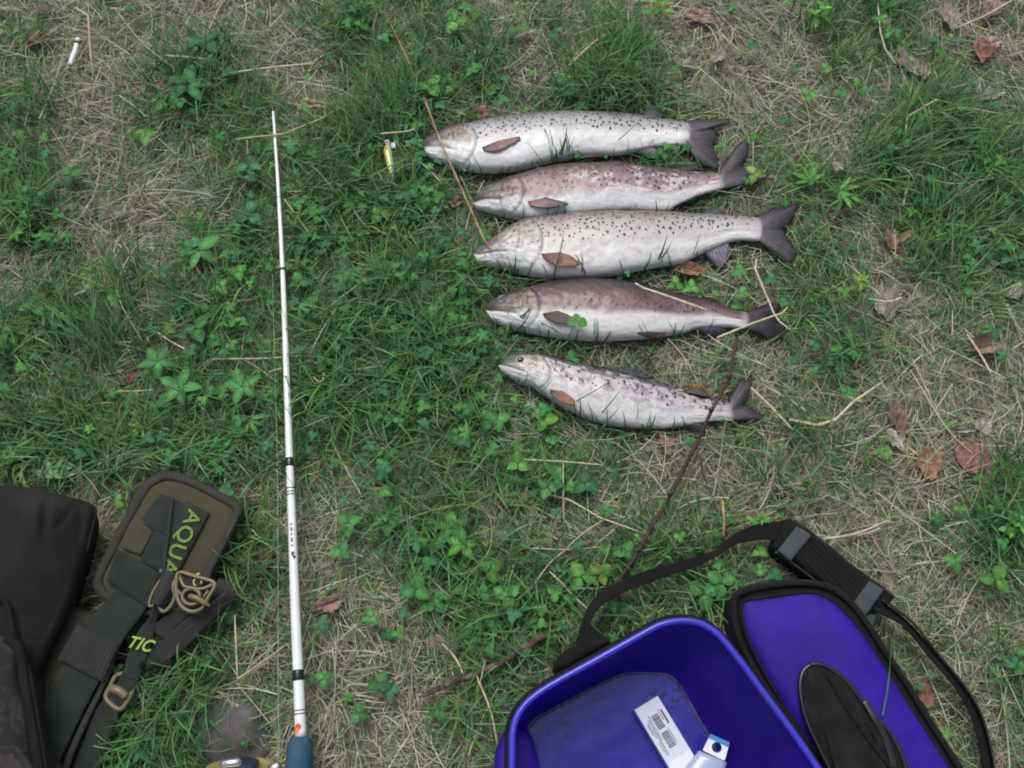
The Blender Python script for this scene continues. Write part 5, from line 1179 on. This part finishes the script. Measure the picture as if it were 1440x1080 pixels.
# ================================================================== STALKS (single dry stems one can point to)
ST = [
 ([(105,10),(124,22),(126,60),(130,100)],3.2,(.42,.38,.24),'bent pale stalk standing right of the paper tube'),
 ([(233,78),(270,81),(305,86)],4,(.48,.44,.32),'short straight pale stalk above the upper left clump'),
 ([(322,103),(380,95),(442,89)],4,(.48,.42,.3),'long pale stalk lying above the rod tip'),
 ([(160,10),(200,60),(245,96)],2,(.35,.32,.24),'thin grey stalk slanting down at upper left'),
 ([(330,196),(400,188),(455,165),(490,145)],3,(.38,.4,.22),'long green-tan stalk passing behind the rod tip'),
 ([(400,280),(425,315),(450,346)],2.8,(.4,.36,.24),'pale slanting stalk right of the upper rod'),
 ([(402,281),(440,266),(500,245)],2,(.4,.36,.24),'thin stalk rising right from the top of the slanting stalk'),
 ([(298,505),(370,504),(436,499)],2.8,(.48,.42,.27),'straight horizontal stalk crossing the rod'),
 ([(436,499),(452,466),(482,420)],2.6,(.5,.44,.28),'pale stalk rising right from the horizontal one'),
 ([(378,523),(410,514),(440,508),(455,526),(450,537),(440,530)],2.8,(.52,.45,.3),'pale stalk curled into a small loop right of the rod'),
 ([(214,462),(240,480),(275,498)],2.6,(.48,.42,.27),'short pale stalk left of the horizontal one'),
 ([(205,335),(185,355),(165,410),(200,480)],1.8,(.4,.36,.24),'thin stalk arching through the left tufts'),
 ([(800,92),(835,60),(873,36)],4,(.46,.36,.22),'straight tan stalk near the top edge above the fish'),
 ([(893,398),(905,405),(950,420),(995,436)],3.4,(.55,.49,.36),'pale stalk lying on the back of the fourth trout'),
 ([(1064,364),(1062,378),(1088,440),(1096,452),(1112,464)],3.4,(.5,.46,.3),'long kinked stalk coming down onto the fourth trout tail'),
 ([(1008,475),(1060,454),(1100,440),(1108,432)],3.4,(.52,.46,.3),'pale stalk crossing under the kinked one on the fourth trout tail'),
 ([(1056,545),(1085,573),(1118,608)],4.2,(.52,.46,.32),'straight pale stalk right of the lowest trout tail'),
 ([(1070,540),(1110,562),(1147,587)],4,(.4,.35,.26),'grey tan stalk parallel to the pale one right of the lowest trout'),
 ([(1110,590),(1150,598),(1175,590),(1200,565),(1240,538)],4.6,(.52,.47,.3),'thick pale stalk rising to the right of the lowest trout'),
 ([(560,735),(608,718),(656,710),(685,723),(691,742),(688,773),(666,802),(635,834)],1.9,(.25,.30,.13),'long stalk bent into a wide arch over the clover'),
 ([(576,725),(582,766),(591,796),(612,820),(632,838)],2.2,(.33,.32,.2),'stalk forming the left side of the wide arch'),
 ([(765,694),(801,703),(844,728),(897,747)],3,(.46,.4,.27),'long pale stalk running toward the long twig'),
 ([(736,646),(791,649),(849,654)],2.4,(.46,.4,.27),'horizontal stalk under the lowest trout belly'),
 ([(792,649),(792,690),(793,737)],2.2,(.48,.42,.29),'upright stalk crossing the horizontal one'),
 ([(748,771),(801,773),(846,769)],2.6,(.45,.4,.27),'nearly level stalk above the tub strap'),
 ([(800,770),(775,790),(752,820)],2.4,(.45,.4,.27),'short stalk slanting down left above the tub strap'),
 ([(798,770),(820,750),(850,730)],2.2,(.45,.4,.27),'short stalk slanting up right beside the clover'),
 ([(773,804),(790,820),(806,838),(826,856)],3,(.5,.45,.32),'short whitish stalk pointing at the strap end'),
 ([(1424,0),(1385,22),(1346,39)],3.6,(.5,.47,.34),'straight pale stalk in the top right corner'),
 ([(1234,0),(1238,44),(1245,69),(1260,90)],2.6,(.5,.46,.35),'thin pale stalk hanging from the top edge at right'),
 ([(1276,164),(1317,140),(1358,151),(1408,160)],3,(.46,.44,.3),'bent pale stalk across the right tuft'),
 ([(1276,164),(1273,200),(1274,233)],2.6,(.46,.44,.3),'upright stalk dropping from the bent one'),
 ([(1270,290),(1281,241),(1295,228),(1333,239),(1368,261)],3.2,(.4,.38,.26),'arched grey tan stalk in the right tuft'),
 ([(1281,241),(1310,252),(1345,258),(1400,250)],2.2,(.4,.4,.28),'thin stalk beneath the arched one'),
 ([(535,188),(572,185),(588,180),(598,173)],3.2,(.5,.44,.28),'short pale stalk between the lure and the top trout'),
 ([(517,251),(540,238),(575,222)],2.6,(.16,.26,.06),'green stalk crossing over the lure'),
 ([(583,220),(600,236),(620,256)],2.6,(.45,.42,.32),'pale stalk below the top trout snout'),
 ([(330,865),(332,910),(334,955)],3,(.48,.42,.3),'upright pale stalk right of the olive belt'),
 ([(334,955),(370,930),(405,905)],2.8,(.4,.35,.22),'tan stalk slanting up toward the rod'),
 ([(1158,758),(1205,750),(1250,731)],3.6,(.5,.43,.3),'straight tan stalk right of the shoulder pad'),
 ([(622,905),(640,925),(651,947)],3.2,(.5,.45,.3),'short stalk ending on the short stick'),
 ([(670,950),(690,1000),(700,1050)],3,(.45,.38,.24),'tan stalk between the short stick and the tub'),
 ([(1230,690),(1300,745),(1360,790)],2.4,(.45,.4,.28),'long thin stalk on the right straw'),
 ([(1360,470),(1378,497),(1394,525)],3.6,(.52,.47,.33),'short thick stalk over the pink brown leaf'),
 ([(1268,418),(1250,424),(1222,420)],2.6,(.55,.5,.4),'whitish stalk over the grey leaf'),
 ([(1280,520),(1330,600),(1370,640)],2.2,(.45,.4,.26),'thin stalk leading to the two brown leaves'),
 ([(433,318),(500,319),(565,322)],2.4,(.22,.1,.06),'reddish straight stem right of the rod'),
]
for i, (pts, w_, col, lab) in enumerate(ST):
    pts3 = []
    for j, p in enumerate(pts):
        z = .034+.010*math.sin(i*1.7+j*1.1)
        if 'fourth trout' in lab: z = .067 if 'back' in lab else .045
        if 'over the lure' in lab: z = .054
        if 'crossing the rod' in lab: z = .028
        pts3.append(W(p[0], p[1], z))
    s = mpp(pts[0][0], pts[0][1], .03); n = 14+6*len(pts)
    P = dense_open(pts3, n) if len(pts) > 3 and 'arch' not in lab and 'loop' not in lab else crom(pts3, n)
    rd = w_*s/2*np.interp(np.linspace(0, 1, n), [0,.1,.8,1], [.7,1,.85,.5])*(1+.12*np.sin(np.arange(n)*1.3+i)); V, F = tube_geo(P, rd, 6, .6)
    mk('dry_stalk', V, F, M['straw'], cols=[np.array(col)*(.9+.2*random.random())]*len(V), label=lab, cat='stalk', group='single dry stalks on the grass')
tube('brown_stalk', WL([(545,25,.02),(575,88,.025),(597,140,.03),(620,200,.06),(636,236,.058),(650,268,.045),(668,308,.045),(680,335,.05),(691,352,.055)]), [.0012,.0014,.0017,.0019,.002,.002,.0018,.0016,.0014], M['stalk_brown'],
     n=70, label='long orange brown stalk running across the top trout snout to the middle trout', cat='stalk')

# ================================================================== DEAD LEAVES
DL = [(48,58,20,15,200,(.2,.11,.06),'curled brown leaf in the upper left corner'),
 (1378,72,24,20,100,(.28,.12,.08),'red brown dead leaf in the upper right corner'),
 (1393,60,16,16,20,(.34,.24,.2),'pale brown folded leaf touching the red brown one'),
 (1280,86,26,18,300,(.25,.22,.2),'grey curled leaf at upper right'),
 (1300,98,16,12,250,(.32,.26,.19),'small tan leaf tucked against the grey curled leaf'),
 (1392,134,22,13,200,(.36,.31,.28),'pale pinkish grey leaf near the right edge'),
 (1176,235,11,13,80,(.42,.36,.33),'tiny pale round leaf right of the top trout tails'),
 (1305,652,24,26,280,(.34,.17,.09),'orange brown leaf with torn edge on the right straw'),
 (1370,640,30,30,250,(.3,.13,.105),'heart-shaped reddish brown leaf on the right straw'),
 (1250,424,28,24,70,(.3,.27,.22),'large grey dead leaf right of the fourth trout'),
 (1383,488,26,20,10,(.28,.19,.155),'wide pinkish brown leaf near the right edge'),
 (1262,588,22,18,90,(.15,.095,.06),'dark brown leaf left of the whitish scrap'),
 (1258,618,16,14,120,(.4,.38,.34),'whitish leaf below the dark brown leaf'),
 (1384,600,16,14,50,(.42,.4,.36),'whitish crumpled leaf above the heart-shaped leaf'),
 (1350,605,18,6,0,(.46,.44,.4),'narrow whitish strip left of the whitish crumpled leaf'),
 (368,790,26,20,240,(.2,.12,.075),'brown leaf between the olive pad and the rod'),
 (345,698,20,16,330,(.19,.1,.06),'brown leaf beside the right corner of the olive pad'),
 (968,380,26,18,170,(.33,.15,.08),'orange leaf under the belly of the middle trout'),
 (1255,337,14,26,90,(.27,.2,.11),'tan upright leaf below the right tuft'),
 (936,622,16,12,110,(.36,.25,.15),'small tan leaf under the lowest trout'),
 (440,146,34,9,355,(.38,.29,.19),'long tan strip leaf right of the rod tip'),
 (1008,80,13,15,60,(.4,.38,.35),'small whitish leaf above the trout'),
 (966,90,18,12,340,(.38,.35,.3),'pale leaf left of the small whitish one'),
 (1243,22,20,15,100,(.33,.31,.28),'grey leaf at the top edge right'),
 (1335,22,22,20,90,(.3,.26,.21),'tan grey leaf at the top edge near the corner'),
 (465,848,26,15,20,(.32,.21,.17),'pinkish leaf right of the rod above the lower wrap'),
 (1432,408,22,13,40,(.42,.39,.34),'pale leaf cut by the right edge'),
 (182,522,18,14,100,(.2,.08,.05),'dark red leaf among the left weeds'),
 (745,578,14,14,260,(.36,.33,.29),'pale grey leaf under the throat of the lowest trout'),
 (678,158,14,12,90,(.24,.11,.07),'reddish leaf above the top trout'),
 (640,285,14,9,200,(.27,.15,.09),'brown leaf left of the second trout snout'),
 (985,22,24,14,160,(.3,.19,.14),'pinkish brown leaf at the top edge'),
 (160,305,16,10,30,(.36,.31,.3),'pale leaf on the left straw patch'),
 (1300,975,18,16,100,(.28,.16,.1),'brown leaf inside the loop of the strap'),
 (620,905,24,18,160,(.26,.19,.14),'brown leaf left of the short stick'),
 (1075,575,0,0,0,(0,0,0),''),
 (5,575,18,16,20,(.3,.2,.1),'tan leaf at the left edge'),
 (1395,10,26,20,60,(.27,.23,.19),'grey brown leaf in the top right corner'),
 (720,380+320,24,14,10,(.3,.2,.15),'pinkish brown leaf bedded in the straw below the lowest trout')]
for i, (px, py, a, b, ang, col, lab) in enumerate(DL):
    if not a: continue
    a *= .82; b *= .82; col = tuple(.72*c_+.28*g_ for c_, g_ in zip(col, (.24,.19,.145)))
    z = .016; c = W(px, py, z); s = mpp(px, py, z)*.95; n, rg = 40, 9; V = []; C = []; rr = random.Random(i+5); cu = rr.uniform(-.9, 1.1); base = np.array(col)
    heart = 'heart' in lab
    for j in range(rg):
        q = j/(rg-1)
        for k in range(n):
            t = 2*math.pi*k/n; r_ = (.93+.5*mn.noise(Vector((math.cos(t)*1.3+i*3, math.sin(t)*1.3, 0)))+.22*mn.noise(Vector((math.cos(t)*5+i*3, math.sin(t)*5, 0)))+.05*rr.uniform(-1, 1)*(q > .9))
            r_ *= 1+.35*max(0, abs(math.cos(t))-.86)/.14
            if heart: r_ = 1.05-.38*max(0, -math.cos(t))**6+.12*max(0, math.cos(t))**8
            x_ = math.cos(t)*r_*q*a*s; y_ = math.sin(t)*r_*q*b*s; A = R(ang)
            zz = z+cu*(y_*y_)/(b*s)*.9+.004*nz3(x_*60+i, y_*60, 1)+.0016*nz3(x_*160+i, y_*160, 1)+(.003*abs(y_)/(b*s)) - .002*math.exp(-(y_/(.001))**2)
            V.append((c.x+x_*math.cos(A)-y_*math.sin(A), c.y+x_*math.sin(A)+y_*math.cos(A), max(.008, zz)))
            vein = .75 if (abs(y_) < .0009 or abs(abs(y_)-(x_+a*s)*.55) % .008 < .0011) else 1
            C.append(base*vein*(.85+.4*nz3(x_*60+i*2, y_*60, 2)))
    F = [(j*n+k, j*n+(k+1) % n, (j+1)*n+(k+1) % n, (j+1)*n+k) for j in range(rg-1) for k in range(n)]
    mk('dead_leaf', V, F, M['dry_leaf'], cols=np.clip(C, .01, 1), label=lab, cat='dead leaf', group='dead leaves scattered on the grass')
